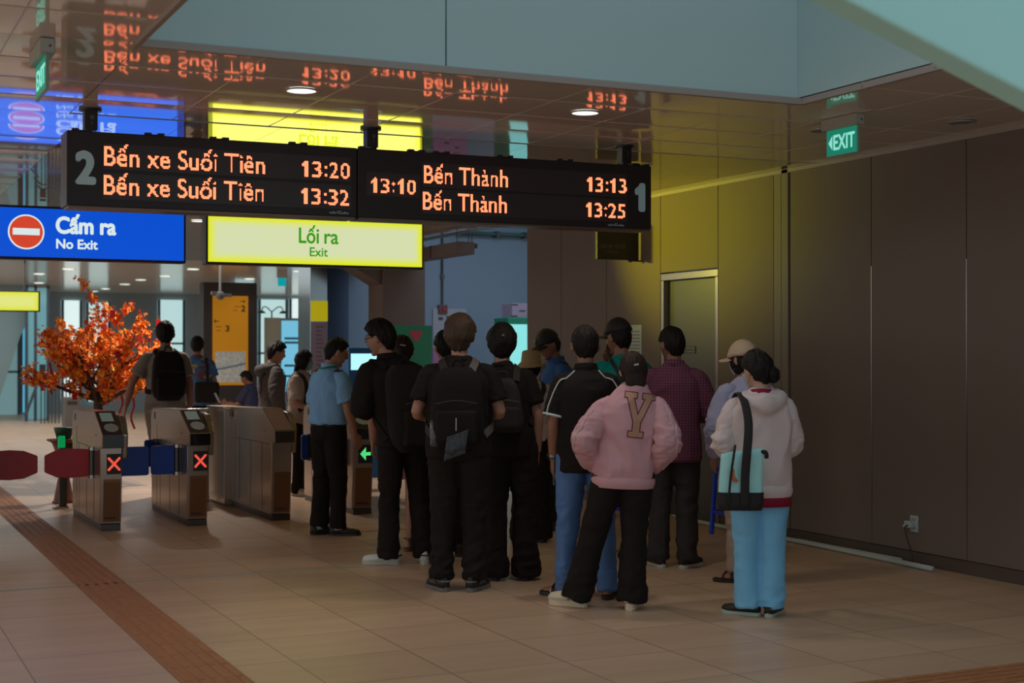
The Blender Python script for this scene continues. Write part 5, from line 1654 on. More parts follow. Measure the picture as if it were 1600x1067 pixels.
# 5 man with ash brown hair and black backpack
m5 = person('man with ash brown tousled hair, black tee shirt and grey soled running shoes', (3.73, 8.73), 1.765, 3, 718, 5, w=1.10, head=(4, 2, 0),
            L=dict(e=(-.265, -.02, 1.12), w=(-.19, .20, 1.06)), R=dict(e=(.255, -.02, 1.12), w=(.17, .20, 1.07)), fl=(-.115, .01, -26), fr=(.095, -.0, 22),
            hairs=('short', .044, .022, hair_ash), hair_rough=.006, top=dict(m=cl_black, e=.03, hem=.84, collar=cl_black, ch=.012, fold=.009),
            bottom=dict(m=cl_black2, e=.014, knee=.074, hem=.070, hz=.085, fold=.013), shoes=('sneaker', [shoe_black, mat('sole_grey', '#6b6b6a', .6), strap_black, mat('sneaker_grey', '#6e7478', .6), mat('sneaker_grey', '#6e7478', .6)]))
t, put = backpack(m5, 'black backpack with side bottle pocket on the man with ash brown hair', bag_black, .35, .50, .16, .90, strap_m=(strap_black, mat('strap_grey', '#5c5753', .6)))
s5 = m5.s
t, put = held('water_bottle', 'clear water bottle with white cap in the black backpack pocket', 'bottle', m5, m5.f((-.135, -.275, .92)))
bx, by, bz = m5.f((-.135, -.275, .92))
mb = MB(); mb.tube([(bx, by, bz), (bx, by, bz + .02), (bx, by, bz + .15), (bx, by, bz + .175), (bx, by, bz + .185)], [.028, .031, .031, .018, .014], n=16); put(mb.build('bottle_body', mat('bottle_clear', '#3c4044', .15, coat=.5), t, smooth=True))
mb = MB(); mb.cyl((bx, by, bz + .185), (bx, by, bz + .212), .016); put(mb.build('bottle_cap', mat('cap_white', '#b8b8bc', .5), t))
mb = MB(); mb.cyl((bx, by, bz + .06), (bx, by, bz + .12), .0318); put(mb.build('bottle_label', mat('bottle_label', '#5f5663', .5, vary=(60, .5)), t))
t, put = held('hanging_pouch', 'crumpled silver printed pouch hanging from the black backpack', 'pouch', m5, m5.f((.0, -.375, .855)))
cx, cy, cz = m5.f((.0, -.375, .855))
mb = MB(); n = 14
V, F = [], []
for i in range(n + 1):
    for j in range(n + 1):
        u, v = i / n - .5, j / n - .5
        V.append((cx + u * .135 + v * .02, cy - .016 * (1 - (2 * u) ** 2) * (1 - (2 * v) ** 2), cz + .08 + v * .15 + u * .05))
P = np.array(V); P[:, 1] += folds(P, 8, (22, 22, 22), .012); k0 = len(V); V = [tuple(p) for p in P] + [(p[0], cy + .006, p[2]) for p in P]
for i in range(n):
    for j in range(n):
        q = i * (n + 1) + j
        F += [(q, q + 1, q + n + 2, q + n + 1), (k0 + q, k0 + q + n + 1, k0 + q + n + 2, k0 + q + 1)]
for i in range(n):
    a, b_ = i * (n + 1), (i + 1) * (n + 1); F.append((a, b_, k0 + b_, k0 + a)); F.append((a + n, k0 + a + n, k0 + b_ + n, b_ + n))
    F.append((i, k0 + i, k0 + i + 1, i + 1)); F.append((n * (n + 1) + i, n * (n + 1) + i + 1, k0 + n * (n + 1) + i + 1, k0 + n * (n + 1) + i))
mb.add(V, F); put(mb.build('pouch_body', mat('pouch_print', '#3a3f44', .5, vary=(30, .95), spec=.3), t, smooth=True))
mb = MB(); mb.tube([(cx + .0, cy, cz + .17), (cx + .0, cy + .01, cz + .25)], [.003] * 2, n=6); put(mb.build('cord', lace_white, t))

# 6 man in black with round hair
m6 = person('man all in black with full round hair and loose trousers, arms hanging', (4.23, 9.02), 1.72, 2, 800, 6, w=.95, lean=(-.10, .02), head=(-4, 2, 0), L=dict(e=(-.195, -.02, 1.11), w=(-.17, .09, .89)), R=dict(s=(.148, -.005, 1.352), e=(.205, -.02, 1.11), w=(.185, .02, .86)),
            fl=(-.105, -.02, -6), fr=(.110, .0, 8), hairs=('short', .038, .028, hair_black), hair_rough=.006, top=dict(m=cl_black, e=.026, hem=.83, collar=cl_black, ch=.01),
            bottom=dict(m=cl_black2, e=.016, knee=.074, hem=.092, hz=.03, fold=.012), shoes=('flat', [shoe_black, black_rubber]))
backpack(m6, 'small dark backpack on the man with full round hair', mat('bag_dark', '#2a2220', .75, bump=(70, .2)), .24, .36, .11, 1.0)
mb = MB(); mb.ball(m6.h((.005, -.128, .055)), (.010, .006, .008)); mb.build('hair_spot', mat('hair_spot_tan', '#8a7050', .5), m6.hair)  # small tan spot set on the hair

# 7 woman in bucket hat
w7 = person('woman in a tan bucket hat and white blouse with a black bag strap', (5.21, 10.70), 1.535, -10, 832, 7, hairs=('bob', .018, .016, hair_black), top=dict(m=cloth('blouse_white', '#c8b8ac'), e=.03, hem=.90, fold=.012, cut=.95),
            bottom=dict(m=cl_black, e=.02, knee=.085, hem=.095), shoes=('flat', [mat('shoe_brown', '#5b3a30', .6), black_rubber]), L=dict(e=(-.22, .05, 1.12), w=(-.12, .22, 1.08)), R=dict(e=(.22, .05, 1.12), w=(.12, .22, 1.08)))
hat = mat('hat_tan', '#a88a62', .85, bump=(60, .2))
mb = MB(); V, F = [], []; n = 40
for (r, z) in ((.0, .150), (.05, .149), (.078, .142), (.088, .128), (.098, .045), (.102, .036), (.122, .018), (.142, -.002), (.140, -.008), (.098, .026)):
    for k in range(n):
        a = 2 * PI * k / n
        V.append(w7.h((r * math.sin(a) * .93, -.006 + r * 1.12 * math.cos(a), z + .004 * math.sin(3 * a) * (r > .1))))
for j in range(9):
    for k in range(n):
        k2 = (k + 1) % n; F.append((j * n + k, j * n + k2, (j + 1) * n + k2, (j + 1) * n + k))
mb.add(V, F); mb.build('bucket_hat', hat, w7.root, smooth=True)
t, put = held('crossbody_bag', 'black crossbody bag worn by the woman in the tan bucket hat', 'bag', w7, w7.f((-.22, .06, .86)))
strap_loop(w7, [(-.20, .02, .98), (-.14, -.1, 1.08), (0, -.14, 1.22), (.09, -.10, 1.38), (.10, 0, 1.43), (.06, .1, 1.36), (-.06, .14, 1.18), (-.19, .08, 1.0)], .022, .005, 'strap', strap_black, t, put)
mb = MB(); q = w7.f((-.22, .06, .86)); mb.box((q[0] - .04, q[1] - .11, q[2]), (q[0] + .04, q[1] + .11, q[2] + .16)); put(mb.build('bag_body', bag_black, t, bevel=.02))

# 8 security guard in cap
c8 = person('security guard in black peaked cap and blue shirt looking down behind the bucket hat', (5.85, 11.43), 1.74, -112, 870, 8, skin=skin_b, lean=(0, .10), head=(-6, 20, 0), hairs=('short', .014, .012, hair_black),
            top=dict(m=cloth('security_blue', '#3b5f9a'), e=.026, hem=.92, collar=cloth('security_blue'), ch=.03), bottom=dict(m=cl_black), shoes=('flat', [shoe_black, black_rubber]), L=dict(e=(-.24, .06, 1.11), w=(-.14, .26, 1.10)), R=dict(e=(.24, .06, 1.11), w=(.12, .28, 1.14)))
cap(c8, mat('cap_black', '#1f1918', .7), 0, .075, .026, (mat('badge_silver', '#b5b0a5', .35, .6), mat('badge_dark', '#4a3028', .4)))
for sd in (-1, 1):
    strap_loop(c8, [(sd * .07, -.02, 1.42), (sd * .165, -.02, 1.40)], .028, .006, 'epaulette', mat('epaulette_dark', '#3b2326', .7), c8.top, lambda o: o, .004)
strap_loop(c8, [(.05, -.06, 1.43), (.09, .03, 1.42), (.10, .10, 1.32), (.09, .13, 1.18)], .02, .005, 'red_trim', mat('trim_red', '#b03540', .7), c8.top, lambda o: o, .004)

# 9 man in black polo with white piping
m9 = person('man in black polo shirt with white shoulder piping, blue jeans and slides', (4.335, 8.12), 1.70, -4, 924, 9, w=.96, head=(-3, 2, 0), L=dict(e=(-.205, -.02, 1.11), w=(-.205, .045, .87), c=.5, s=(-.148, -.005, 1.352)), R=dict(e=(.215, -.02, 1.11), w=(.19, .10, .88), s=(.148, -.005, 1.352)),
            fl=(-.135, .05, -50), fr=(.14, -.0, 14), hairs=('short', .024, .010, hair_black), top=dict(m=cl_black, e=.028, hem=.80, collar=cl_black, ch=.030, fold=.008, cut=.86), bottom=dict(m=denim, e=.012, knee=.072, hem=.058, hz=.05),
            shoes=('slide', [shoe_black, shoe_black, mat('slide_label', '#b8bcc0', .5)]), skin=skin_b, vox=.0055)
piping = mat('piping_white', '#c5cac8', .7)
for sd in (-1, 1):
    Sh, E, Wr, A = [np.array(q) / m9.s if i < 3 else q for i, q in enumerate(m9.arms[sd])]
    en = Sh + (E - Sh) * .84
    q = snap(m9.bv, [tuple(np.array(p)) for p in dense([m9.f((sd * .066, -.05, 1.425)), m9.f((sd * .12, -.075, 1.40)), m9.f((sd * .175, -.07, 1.36)), tuple((Sh * .4 + en * .6 + np.array([sd * .05, -.05, 0])) * m9.s), tuple((en + np.array([sd * .05, -.04, 0])) * m9.s)], 7)], .0025)
    mb = MB(); mb.tube(q, [.0045] * len(q), n=6)
    d_ = (E - Sh) / np.linalg.norm(E - Sh)
    mb.tube([tuple((en - d_ * .008) * m9.s), tuple((en + d_ * .006) * m9.s)], [.0795 * m9.s, .0795 * m9.s], n=26)
    mb.build('piping', piping, m9.top, smooth=True)
wr = np.array(m9.arms[-1][2]); el = np.array(m9.arms[-1][1]); d_ = (wr - el) / np.linalg.norm(wr - el)
mb = MB(); mb.tube([tuple(wr - d_ * .035), tuple(wr - d_ * .012)], [.031, .030], n=20); wt = mb.build('wrist_watch', mat('watch_steel', '#8a8a88', .3, .9), m9.root, smooth=True)
mb = MB(); mb.cyl(tuple(wr - d_ * .024 + np.array([-.03, 0, 0])), tuple(wr - d_ * .024 + np.array([-.037, 0, 0])), .017); mb.build('watch_face', dark_glass, wt)
t, put = held('mobile_phone', 'dark mobile phone in the hanging hand of the man in the black polo', 'phone', m9, tuple(wr + np.array([.01, .03, -.165])))
q = wr + np.array([.008, .035, -.165]); mb = MB(); mb.box((q[0] - .006, q[1] - .036, q[2]), (q[0] + .004, q[1] + .036, q[2] + .145)); put(mb.build('phone_body', mat('phone_grey', '#55565a', .3, .4), t, bevel=.004))

# 10 man in teal tee shirt and cap, hand at his face
m10 = person('man in teal tee shirt, dark cap and shorts with hand raised to his face', (5.39, 9.53), 1.775, -16, 972, 10, head=(-26, 4, 0), skin=skin_b, L=dict(e=(-.225, .16, 1.16), w=(-.04, .205, 1.41), d=(.05, -.12, 1), n=(.3, -.9, 0), c=.35), R=dict(e=(.24, .0, 1.11), w=(.19, .10, .87)),
             hairs=('short', .016, .012, hair_black), top=dict(m=cloth('tee_teal', '#0d8078'), e=.026, hem=.86, collar=cloth('tee_teal'), ch=.006), bottom=dict(m=cl_black2, e=.02, hz=.52, hem=.115), shoes=('sneaker', [shoe_black, black_rubber, strap_black]), fl=(-.10, .03, -20), fr=(.03, -.06, 4))
cap(m10, mat('cap_black'), -12, .07, .028)
for fo in ((-.10, .03), (.03, -.06)):
    mb = MB(); mb.tube([(fo[0] * m10.s, (fo[1] - .01) * m10.s, .07), (fo[0] * m10.s, (fo[1] - .012) * m10.s, .20)], [.045, .050], n=14); mb.build('sock', shoe_black, m10.root, smooth=True)
t, put = held('crossbody_bag', 'dark crossbody bag on the man in the teal tee shirt', 'bag', m10, m10.f((.21, .05, .86)))
strap_loop(m10, [(.20, .02, .98), (.14, -.1, 1.08), (0, -.14, 1.22), (-.075, -.10, 1.38), (-.085, 0, 1.43), (-.05, .1, 1.36), (.06, .14, 1.18), (.19, .08, 1.0)], .014, .004, 'strap', strap_black, t, put)
mb = MB(); q = m10.f((.23, .05, .86)); mb.box((q[0] - .035, q[1] - .10, q[2]), (q[0] + .035, q[1] + .10, q[2] + .15)); put(mb.build('bag_body', bag_black, t, bevel=.018))

# 11 woman in pink jacket
pinkc = cloth('jacket_pink', '#cb9aa0', vary=(3, .05))
w11 = person('woman in pink varsity jacket with a big letter Y, black trousers, cream clogs', (4.35, 7.72), 1.535, 2, 966, 11, w=1.06, lean=(.13, .0), hips=(.03, 0), head=(-10, 6, 0), L=dict(s=(-.175, -.005, 1.345), e=(-.285, -.10, 1.12), w=(-.185, .07, .93)), R=dict(s=(.175, -.005, 1.345), e=(.275, -.10, 1.11), w=(.185, .07, .93)),
             fl=(-.30, .02, -68), fr=(.085, -.03, 10), hairs=('tied', .026, .022, hair_brown), hair_extra=[((.004, -.085, -.06), (.070, .035, .075)), ((0, -.075, -.11), (.05, .03, .05))], top=dict(m=pinkc, e=.036, up=.045, hem=.86, sleeve='long', name='varsity_jacket', rib=pinkc, collar=pinkc, ch=.012, cr=.066, fold=.014, hemflare=-.012, fs=(5, 5, 7)),
             bottom=dict(m=cl_black, e=.022, knee=.085, hem=.098, hz=.055), shoes=('clog', [mat('clog_cream', '#d3c5ab', .55)]), skin=mat('skin_light', '#c49a84', .55))
outer = [(-.105, .13), (.105, .13)]
Y_PARTS = [[(-.088, .104), (-.018, .104), (-.018, .134), (-.088, .134)], [(.018, .104), (.088, .104), (.088, .134), (.018, .134)],
           [(-.020, -.040), (.0, -.040), (.002, -.004), (-.036, .106), (-.072, .106)], [(.0, -.040), (.020, -.040), (.072, .106), (.036, .106), (-.002, -.004)],
           [(-.020, -.10), (.020, -.10), (.020, -.034), (-.020, -.034)], [(-.043, -.126), (.043, -.126), (.043, -.096), (-.043, -.096)]]
def grown(P, g_):
    """a convex outline moved outwards by g_"""
    n_ = len(P); out = []
    for i in range(n_):
        p0, p, p1 = [np.array(q) for q in (P[i - 1], P[i], P[(i + 1) % n_])]
        d0, d1 = (p - p0) / np.linalg.norm(p - p0), (p1 - p) / np.linalg.norm(p1 - p)
        n0, n1 = np.array([d0[1], -d0[0]]), np.array([d1[1], -d1[0]])
        b_ = n0 + n1; b_ = b_ / np.linalg.norm(b_)
        out.append(tuple(p + b_ * g_ / max(.5, b_ @ n0)))
    return out
cy_ = w11.f((.045, 0, 1.295))
rot = math.radians(-7)
def place_y(P, k=1.0): return [(cy_[0] + .005 + k * (p[0] * math.cos(rot) - p[1] * math.sin(rot)), cy_[2] + k * (p[0] * math.sin(rot) + p[1] * math.cos(rot))) for p in P]
decal('letter_outline', [place_y(grown(P, .006)) for P in Y_PARTS], w11.bv, .004, mat('letter_maroon', '#7a2438', .8), w11.top)
decal('letter_patch', [place_y(P) for P in Y_PARTS], w11.bv, .007, mat('letter_tan', '#b58a72', .85, bump=(120, .4)), w11.top)
for sd in (-1, 1):
    Sh, E, Wr, A = [np.array(q) / w11.s if i < 3 else q for i, q in enumerate(w11.arms[sd])]
    P = [Sh + np.array([sd * .04, -.05, .0]), (Sh + E) / 2 + np.array([sd * .06, -.06, 0]), E + np.array([sd * .05, -.05, 0]), (E + Wr) / 2 + np.array([sd * .07, -.04, 0]), Wr * .9 + E * .1 + np.array([sd * .05, -.05, 0])]
    q = snap(w11.bv, [tuple(p * w11.s) for p in dense(P, 8)], .003)
    mb = MB(); mb.tube(q, [.0045] * len(q), n=6); mb.build('sleeve_piping', mat('piping_pale', '#c9b9bc', .7), w11.top, smooth=True)
mb = MB(); mb.tube([w11.h((-.012, -.124, .035)), w11.h((.018, -.124, .04))], [.006] * 2, n=8); mb.build('hair_clip', mat('clip_pale'), w11.root)

# 12 man in plaid shirt
def plaid():
    m = bpy.data.materials.new('plaid_purple'); m.use_nodes = True
    nt = m.node_tree; b = nt.nodes['Principled BSDF']; b.inputs['Roughness'].default_value = .9
    tc = nt.nodes.new('ShaderNodeTexCoord')
    w_ = []
    for ax in ('X', 'Z'):
        w = nt.nodes.new('ShaderNodeTexWave'); w.bands_direction = ax; w.inputs['Scale'].default_value = 15.5; w.inputs['Distortion'].default_value = .25
        nt.links.new(tc.outputs['Object'], w.inputs['Vector'])
        r = nt.nodes.new('ShaderNodeValToRGB'); r.color_ramp.elements[0].position = .72; r.color_ramp.elements[1].position = .9
        nt.links.new(w.outputs['Fac'], r.inputs['Fac']); w_.append(r)
    mx = nt.nodes.new('ShaderNodeMath'); mx.operation = 'ADD'; nt.links.new(w_[0].outputs['Color'], mx.inputs[0]); nt.links.new(w_[1].outputs['Color'], mx.inputs[1])
    k = nt.nodes.new('ShaderNodeMath'); k.operation = 'MULTIPLY'; k.inputs[1].default_value = .5; nt.links.new(mx.outputs[0], k.inputs[0])
    c = nt.nodes.new('ShaderNodeMix'); c.data_type = 'RGBA'; c.inputs['A'].default_value = lin('#7c3f5a'); c.inputs['B'].default_value = lin('#2c2430')
    nt.links.new(k.outputs[0], c.inputs['Factor']); nt.links.new(c.outputs['Result'], b.inputs['Base Color'])
    return m
pl_m = plaid()
m12 = person('man in purple checked shirt and dark jeans, head turned to the door', (5.54, 9.02), 1.715, 6, 1060, 12, w=1.0, head=(-42, 3, 0), skin=skin_b, L=dict(e=(-.24, .04, 1.13), w=(-.09, .22, 1.10)), R=dict(e=(.245, .04, 1.12), w=(.09, .22, 1.07)),
             fl=(-.115, .0, -28), fr=(.09, .0, 26), hairs=('short', .026, .014, hair_black), top=dict(m=pl_m, e=.030, hem=.765, sleeve='long', collar=pl_m, ch=.032, fold=.010, hemflare=.004), bottom=dict(m=denim_dark, e=.014, knee=.076, hem=.074, hz=.06),
             shoes=('sneaker', [shoe_black, white_rubber, mat('lace_red', '#a04040', .7), shoe_black, mat('stripe_red', '#8a3a38', .6)]))

# 13 woman in cap and lavender jacket
lav = cloth('jacket_lavender', '#a9a7c4')
w13 = person('woman in a cream cap and lavender jacket with beige trousers and sandals', (5.59, 8.19), 1.60, -28, 1166, 13, head=(-22, 2, 0), hairs=('bob', .016, .014, hair_black), hair_extra=[((0, -.075, -.10), (.05, .03, .08))], top=dict(m=lav, e=.026, hem=.70, sleeve='long', name='jacket', hemflare=.016, collar=lav, ch=.012, fold=.012),
             bottom=dict(m=cloth('trousers_beige', '#b09a8c'), e=.012, knee=.072, hem=.072, hz=.09), shoes=('sandal', [shoe_black, shoe_black]), L=dict(e=(-.24, .0, 1.11), w=(-.2, .10, .90)), R=dict(e=(.24, .0, 1.11), w=(.2, .10, .90)), fl=(-.05, .03, -42), fr=(.12, .0, -8))
cap(w13, cloth('cap_cream', '#c2a98e'), -4, .10, .030, None, .06)
face_mask(w13, mat('mask_white', '#b9bcc0', .8))

# 14 woman in pale hoodie with tote
hd = cloth('hoodie_pale', '#d6c2c0', vary=(3, .05))
w14 = person('woman in pale pink hooded jacket and light blue jeans carrying a teal tote', (4.97, 7.14), 1.545, -8, 1192, 14, w=1.04, head=(-34, 8, 0), hairs=('tied', .030, .026, hair_black), hair_rough=.008, hair_extra=[((.045, -.098, -.035), (.048, .045, .055))], lean=(.02, .02),
             L=dict(s=(-.155, -.005, 1.345), e=(-.235, -.01, 1.11), w=(-.11, .22, 1.06)), R=dict(s=(.150, -.005, 1.345), e=(.195, .05, 1.11), w=(.10, .24, 1.06)), fl=(-.075, .02, -58), fr=(.075, .0, 24),
             top=dict(m=hd, e=.034, up=.02, hem=.82, sleeve='long', name='hooded_jacket', hood=True, rib=hd, fold=.014, hemflare=-.004, fs=(7, 7, 4)), bottom=dict(m=denim_light, e=.022, knee=.084, hem=.082, hz=.055, fold=.006), shoes=('sneaker', [shoe_black, mat('sole_mint', '#a3b5aa', .6), lace_white, shoe_black]), skin=mat('skin_light'))
face_mask(w14, mat('mask_white'))
red_m = cloth('tee_red', '#8e2238')
mb = MB(); mb.tube([w14.f((0, -.005, .82)), w14.f((0, -.005, .715))], [(.198 * w14.s, .148 * w14.s), (.206 * w14.s, .156 * w14.s)], n=40); mb.build('red_shirt_hem', red_m, w14.root, smooth=True)
mb = MB(); V, F = [], []; n = 28
for k in range(n):
    a = 2 * PI * k / n
    for rr, zz in ((.066, 1.42), (.064, 1.462), (.072, 1.462), (.080, 1.42)): V.append(w14.f((rr * math.sin(a), -.014 + rr * math.cos(a), zz - .01 * math.cos(a))))
for k in range(n):
    p, q = 4 * k, 4 * ((k + 1) % n)
    for i in range(4): F.append((p + i, p + (i + 1) % 4, q + (i + 1) % 4, q + i))
mb.add(V, F); mb.build('red_collar', red_m, w14.root, smooth=True)
tote_c = mat('tote_teal', '#a6dedc', .8, bump=(80, .2), vary=(6, .06))
s = w14.s
t, put = held('tote_bag', 'teal tote bag with black base and black shoulder strap', 'bag', w14, (-.155, -.26, .66))
V, F = [], []
n, rows = 32, 10
def tote_ring(u):
    hw = .130 - .012 * u; hd_ = .055 * (1 - .5 * u)
    return hw, hd_
for j in range(rows + 1):
    u = j / rows; hw, hd_ = tote_ring(u)
    if j == 0: hw, hd_ = hw * .93, hd_ * .9
    for i in range(n):
        a = 2 * PI * i / n; ca, sa = math.cos(a), math.sin(a)
        V.append((-.150 + .012 * u + math.copysign(abs(ca) ** .5, ca) * hw, -.27 + math.copysign(abs(sa) ** .6, sa) * hd_, .66 + .325 * u + .02 * ca * u))
for j in range(rows):
    for i in range(n):
        i2 = (i + 1) % n; F.append((j * n + i, j * n + i2, (j + 1) * n + i2, (j + 1) * n + i))
F += [tuple(range(n))[::-1], tuple(range(rows * n, rows * n + n))]
P = np.array(V); P[:, 1] += folds(P, 21, (12, 12, 12), .010)
mb = MB(); mb.add([tuple(p) for p in P], F); tb_ = put(mb.build('tote_body', tote_c, t, smooth=True))
V, F = [], []
for j in range(4):
    u = j / 3 * .30; hw, hd_ = tote_ring(u); g_ = 1.03 if j else .95
    for i in range(n):
        a = 2 * PI * i / n; ca, sa = math.cos(a), math.sin(a)
        V.append((-.150 + .012 * u + math.copysign(abs(ca) ** .5, ca) * hw * g_, -.27 + math.copysign(abs(sa) ** .6, sa) * (hd_ + .006), .656 + .325 * u - (.004 if j == 0 else 0)))
for j in range(3):
    for i in range(n):
        i2 = (i + 1) % n; F.append((j * n + i, j * n + i2, (j + 1) * n + i2, (j + 1) * n + i))
F.append(tuple(range(n))[::-1])
mb = MB(); mb.add(V, F); put(mb.build('tote_base', mat('tote_black', '#201a1a', .8), t, smooth=True))
sx = w14.f((-.125, 0, 1.4))
mb = MB(); mb.tube([(-.13, -.335, .67), (-.128, -.335, .84), (-.118, -.335, .98), (-.100, -.27, 1.13), (-.105, -.17, 1.245), (-.118, -.075, 1.300), (-.125, -.0, 1.308), (-.135, .06, 1.27), (-.14, .09, 1.2)], [(.025, .004)] * 9, n=10, sub=5); put(mb.build('tote_strap', mat('tote_black'), t, smooth=True))
mb = MB(); mb.tube([(-.225, -.335, .67), (-.21, -.338, .84), (-.19, -.335, .98), (-.18, -.30, 1.02)], [(.007, .003)] * 4, n=8, sub=5); put(mb.build('side_strap', mat('tote_black'), t, smooth=True))
mb = MB(); mb.tube([(-.035, -.27, .975), (-.005, -.28, .98), (.0, -.28, .945)], [(.016, .012)] * 3, n=10, sub=3); put(mb.build('closing_tab', mat('tote_black'), t, smooth=True))
mb = MB(); mb.prism([(-.215, .845), (-.20, .82), (-.175, .81), (-.165, .825), (-.185, .845), (-.19, .885), (-.205, .905)], 'y', -.337, -.325); put(mb.build('printed_mark', mat('mark_orange', '#b06040', .6), tb_))

# ------------------------------------------------------------------ people beyond the gates
m15 = person('tall man in grey tee shirt with a dark backpack walking beyond the blossom tree', (3.27, 15.62), 1.86, -8, 257, 15, head=(6, 2, 0), fl=(-.02, .1, -8), fr=(.14, -.1, 8), skin=skin_b, L=dict(e=(-.31, -.02, 1.13), w=(-.36, .06, .90)), hairs=('short', .026, .014, hair_black), top=dict(m=cloth('tee_grey', '#857a72'), e=.03, hem=.82, hood=False),
             bottom=dict(m=cloth('trousers_taupe', '#7b6c60'), e=.02, knee=.08, hem=.08), shoes=('sneaker', [shoe_black, white_rubber, strap_black]), vox=.009)
backpack(m15, 'dark backpack on the tall man in the grey tee shirt', bag_black, .34, .48, .17, .95)
pat = bpy.data.materials.new('shirt_pattern'); pat.use_nodes = True
nt = pat.node_tree; bb = nt.nodes['Principled BSDF']; bb.inputs['Roughness'].default_value = .9
tc = nt.nodes.new('ShaderNodeTexCoord'); mp = nt.nodes.new('ShaderNodeMapping'); mp.inputs['Scale'].default_value = (9, 9, 22); vo = nt.nodes.new('ShaderNodeTexVoronoi'); vo.inputs['Scale'].default_value = 1
rp = nt.nodes.new('ShaderNodeValToRGB'); rp.color_ramp.interpolation = 'CONSTANT'
for i, (p_, c_) in enumerate(((0, '#3a5f8c'), (.42, '#6a3f48'), (.60, '#3f6fa0'), (.8, '#9aa06a'))):
    e = rp.color_ramp.elements[i] if i < 2 else rp.color_ramp.elements.new(p_)
    e.position = p_; e.color = lin(c_)
nt.links.new(tc.outputs['Object'], mp.inputs['Vector']); nt.links.new(mp.outputs['Vector'], vo.inputs['Vector']); nt.links.new(vo.outputs['Color'], rp.inputs['Fac']); nt.links.new(rp.outputs['Color'], bb.inputs['Base Color'])
m16 = person('man in blue patterned shirt with a black shoulder bag beyond the gates', (4.60, 19.9), 1.75, 8, 303, 16, skin=skin_b, hairs=('short', .024, .012, hair_black), top=dict(m=pat, e=.035, hem=.80), bottom=dict(m=cl_black), shoes=('sneaker', [shoe_black, black_rubber, strap_black]), vox=.010)
t, put = held('shoulder_bag', 'black shoulder bag on the man in the blue patterned shirt', 'bag', m16, m16.f((.22, -.05, .84)))
strap_loop(m16, [(.22, -.12, 1.0), (.16, -.13, 1.2), (.13, -.06, 1.40), (.13, .05, 1.38), (.17, .12, 1.2), (.22, .08, 1.0)], .022, .006, 'strap', strap_black, t, put)
mb = MB(); q = m16.f((.16, -.20, .84)); mb.box((q[0] - .16, q[1] - .07, q[2]), (q[0] + .16, q[1] + .07, q[2] + .28)); put(mb.build('bag_body', bag_black, t, bevel=.04, seg=3))
p17 = person('child in dark blue top looking down at a white phone beyond the gates', (5.12, 19.1), 1.30, -66, 388, 17, skin=skin_b, head=(0, 22, 0), L=dict(e=(-.21, .16, 1.10), w=(-.10, .40, 1.14)), R=dict(e=(.21, .10, 1.11), w=(.12, .34, 1.10)), hairs=('short', .026, .018, hair_black), top=dict(m=cloth('top_navy', '#3a3c58'), e=.025, hem=.85), bottom=dict(m=cl_black), shoes=('sneaker', [shoe_black, white_rubber, lace_white]), vox=.008)
strap_loop(p17, [(.10, -.1, 1.40), (.09, .03, 1.43), (.06, .12, 1.32), (-.06, .14, 1.15), (-.17, .06, 1.0)], .016, .005, 'pink_sash', mat('sash_pink', '#b04a78', .7), p17.top, lambda o: o)
wr = np.array(p17.arms[-1][2])
t, put = held('mobile_phone', 'white mobile phone held up by the child beyond the gates', 'phone', p17, tuple(wr + np.array([.0, .09, .0])))
mb = MB(); q = wr + np.array([0, .09, .0]); mb.tube([tuple(q), tuple(q + np.array([0, .07, .13]))], [(.036, .005)] * 2, n=4); put(mb.build('phone_body', mat('phone_white', '#c0c4c4', .4), t))
m18 = person('young man in dark grey hooded top facing sideways beyond the gates', (4.58, 16.1), 1.66, 74, 424, 18, head=(6, 14, 0), hairs=('short', .032, .022, hair_black), top=dict(m=cloth('hoodie_grey', '#564f4e'), e=.036, hem=.82, sleeve='long', hood=True, name='hooded_top'), bottom=dict(m=cl_black), shoes=('sneaker', [shoe_black, white_rubber, lace_white]), vox=.009)
strap_loop(m18, [(.03, -.14, 1.1), (.08, -.11, 1.36), (.09, 0, 1.43), (.04, .12, 1.3), (-.08, .14, 1.12), (-.17, .05, 1.0)], .018, .005, 'bag_strap', strap_black, m18.top, lambda o: o)
w19 = person('woman with long dark hair, blue face mask and white tee shirt beyond the gates', (4.66, 15.25), 1.56, 118, 463, 19, head=(-16, 4, 0), hairs=('bob', .022, .020, hair_black), hair_extra=[((0, -.07, -.13), (.075, .04, .12))], top=dict(m=cloth('tee_white', '#b8a49a'), e=.03, hem=.84, cut=.9), bottom=dict(m=cl_black), shoes=('sneaker', [shoe_white, white_rubber, lace_white]), vox=.0085, R=dict(e=(.23, .05, 1.10), w=(.14, .24, 1.0)))
face_mask(w19, mat('mask_blue', '#7fa3b8', .8))
strap_loop(w19, [(.10, -.15, 1.1), (.09, -.10, 1.38), (.095, 0, 1.43), (.10, .11, 1.34), (.13, .13, 1.1), (.17, .05, 1.0)], .024, .006, 'bag_strap', strap_black, w19.top, lambda o: o)
strap_loop(w19, [(-.10, -.15, 1.1), (-.09, -.10, 1.38), (-.095, 0, 1.43), (-.10, .11, 1.34), (-.13, .13, 1.1), (-.17, .05, 1.0)], .024, .006, 'bag_strap', strap_black, w19.top, lambda o: o)

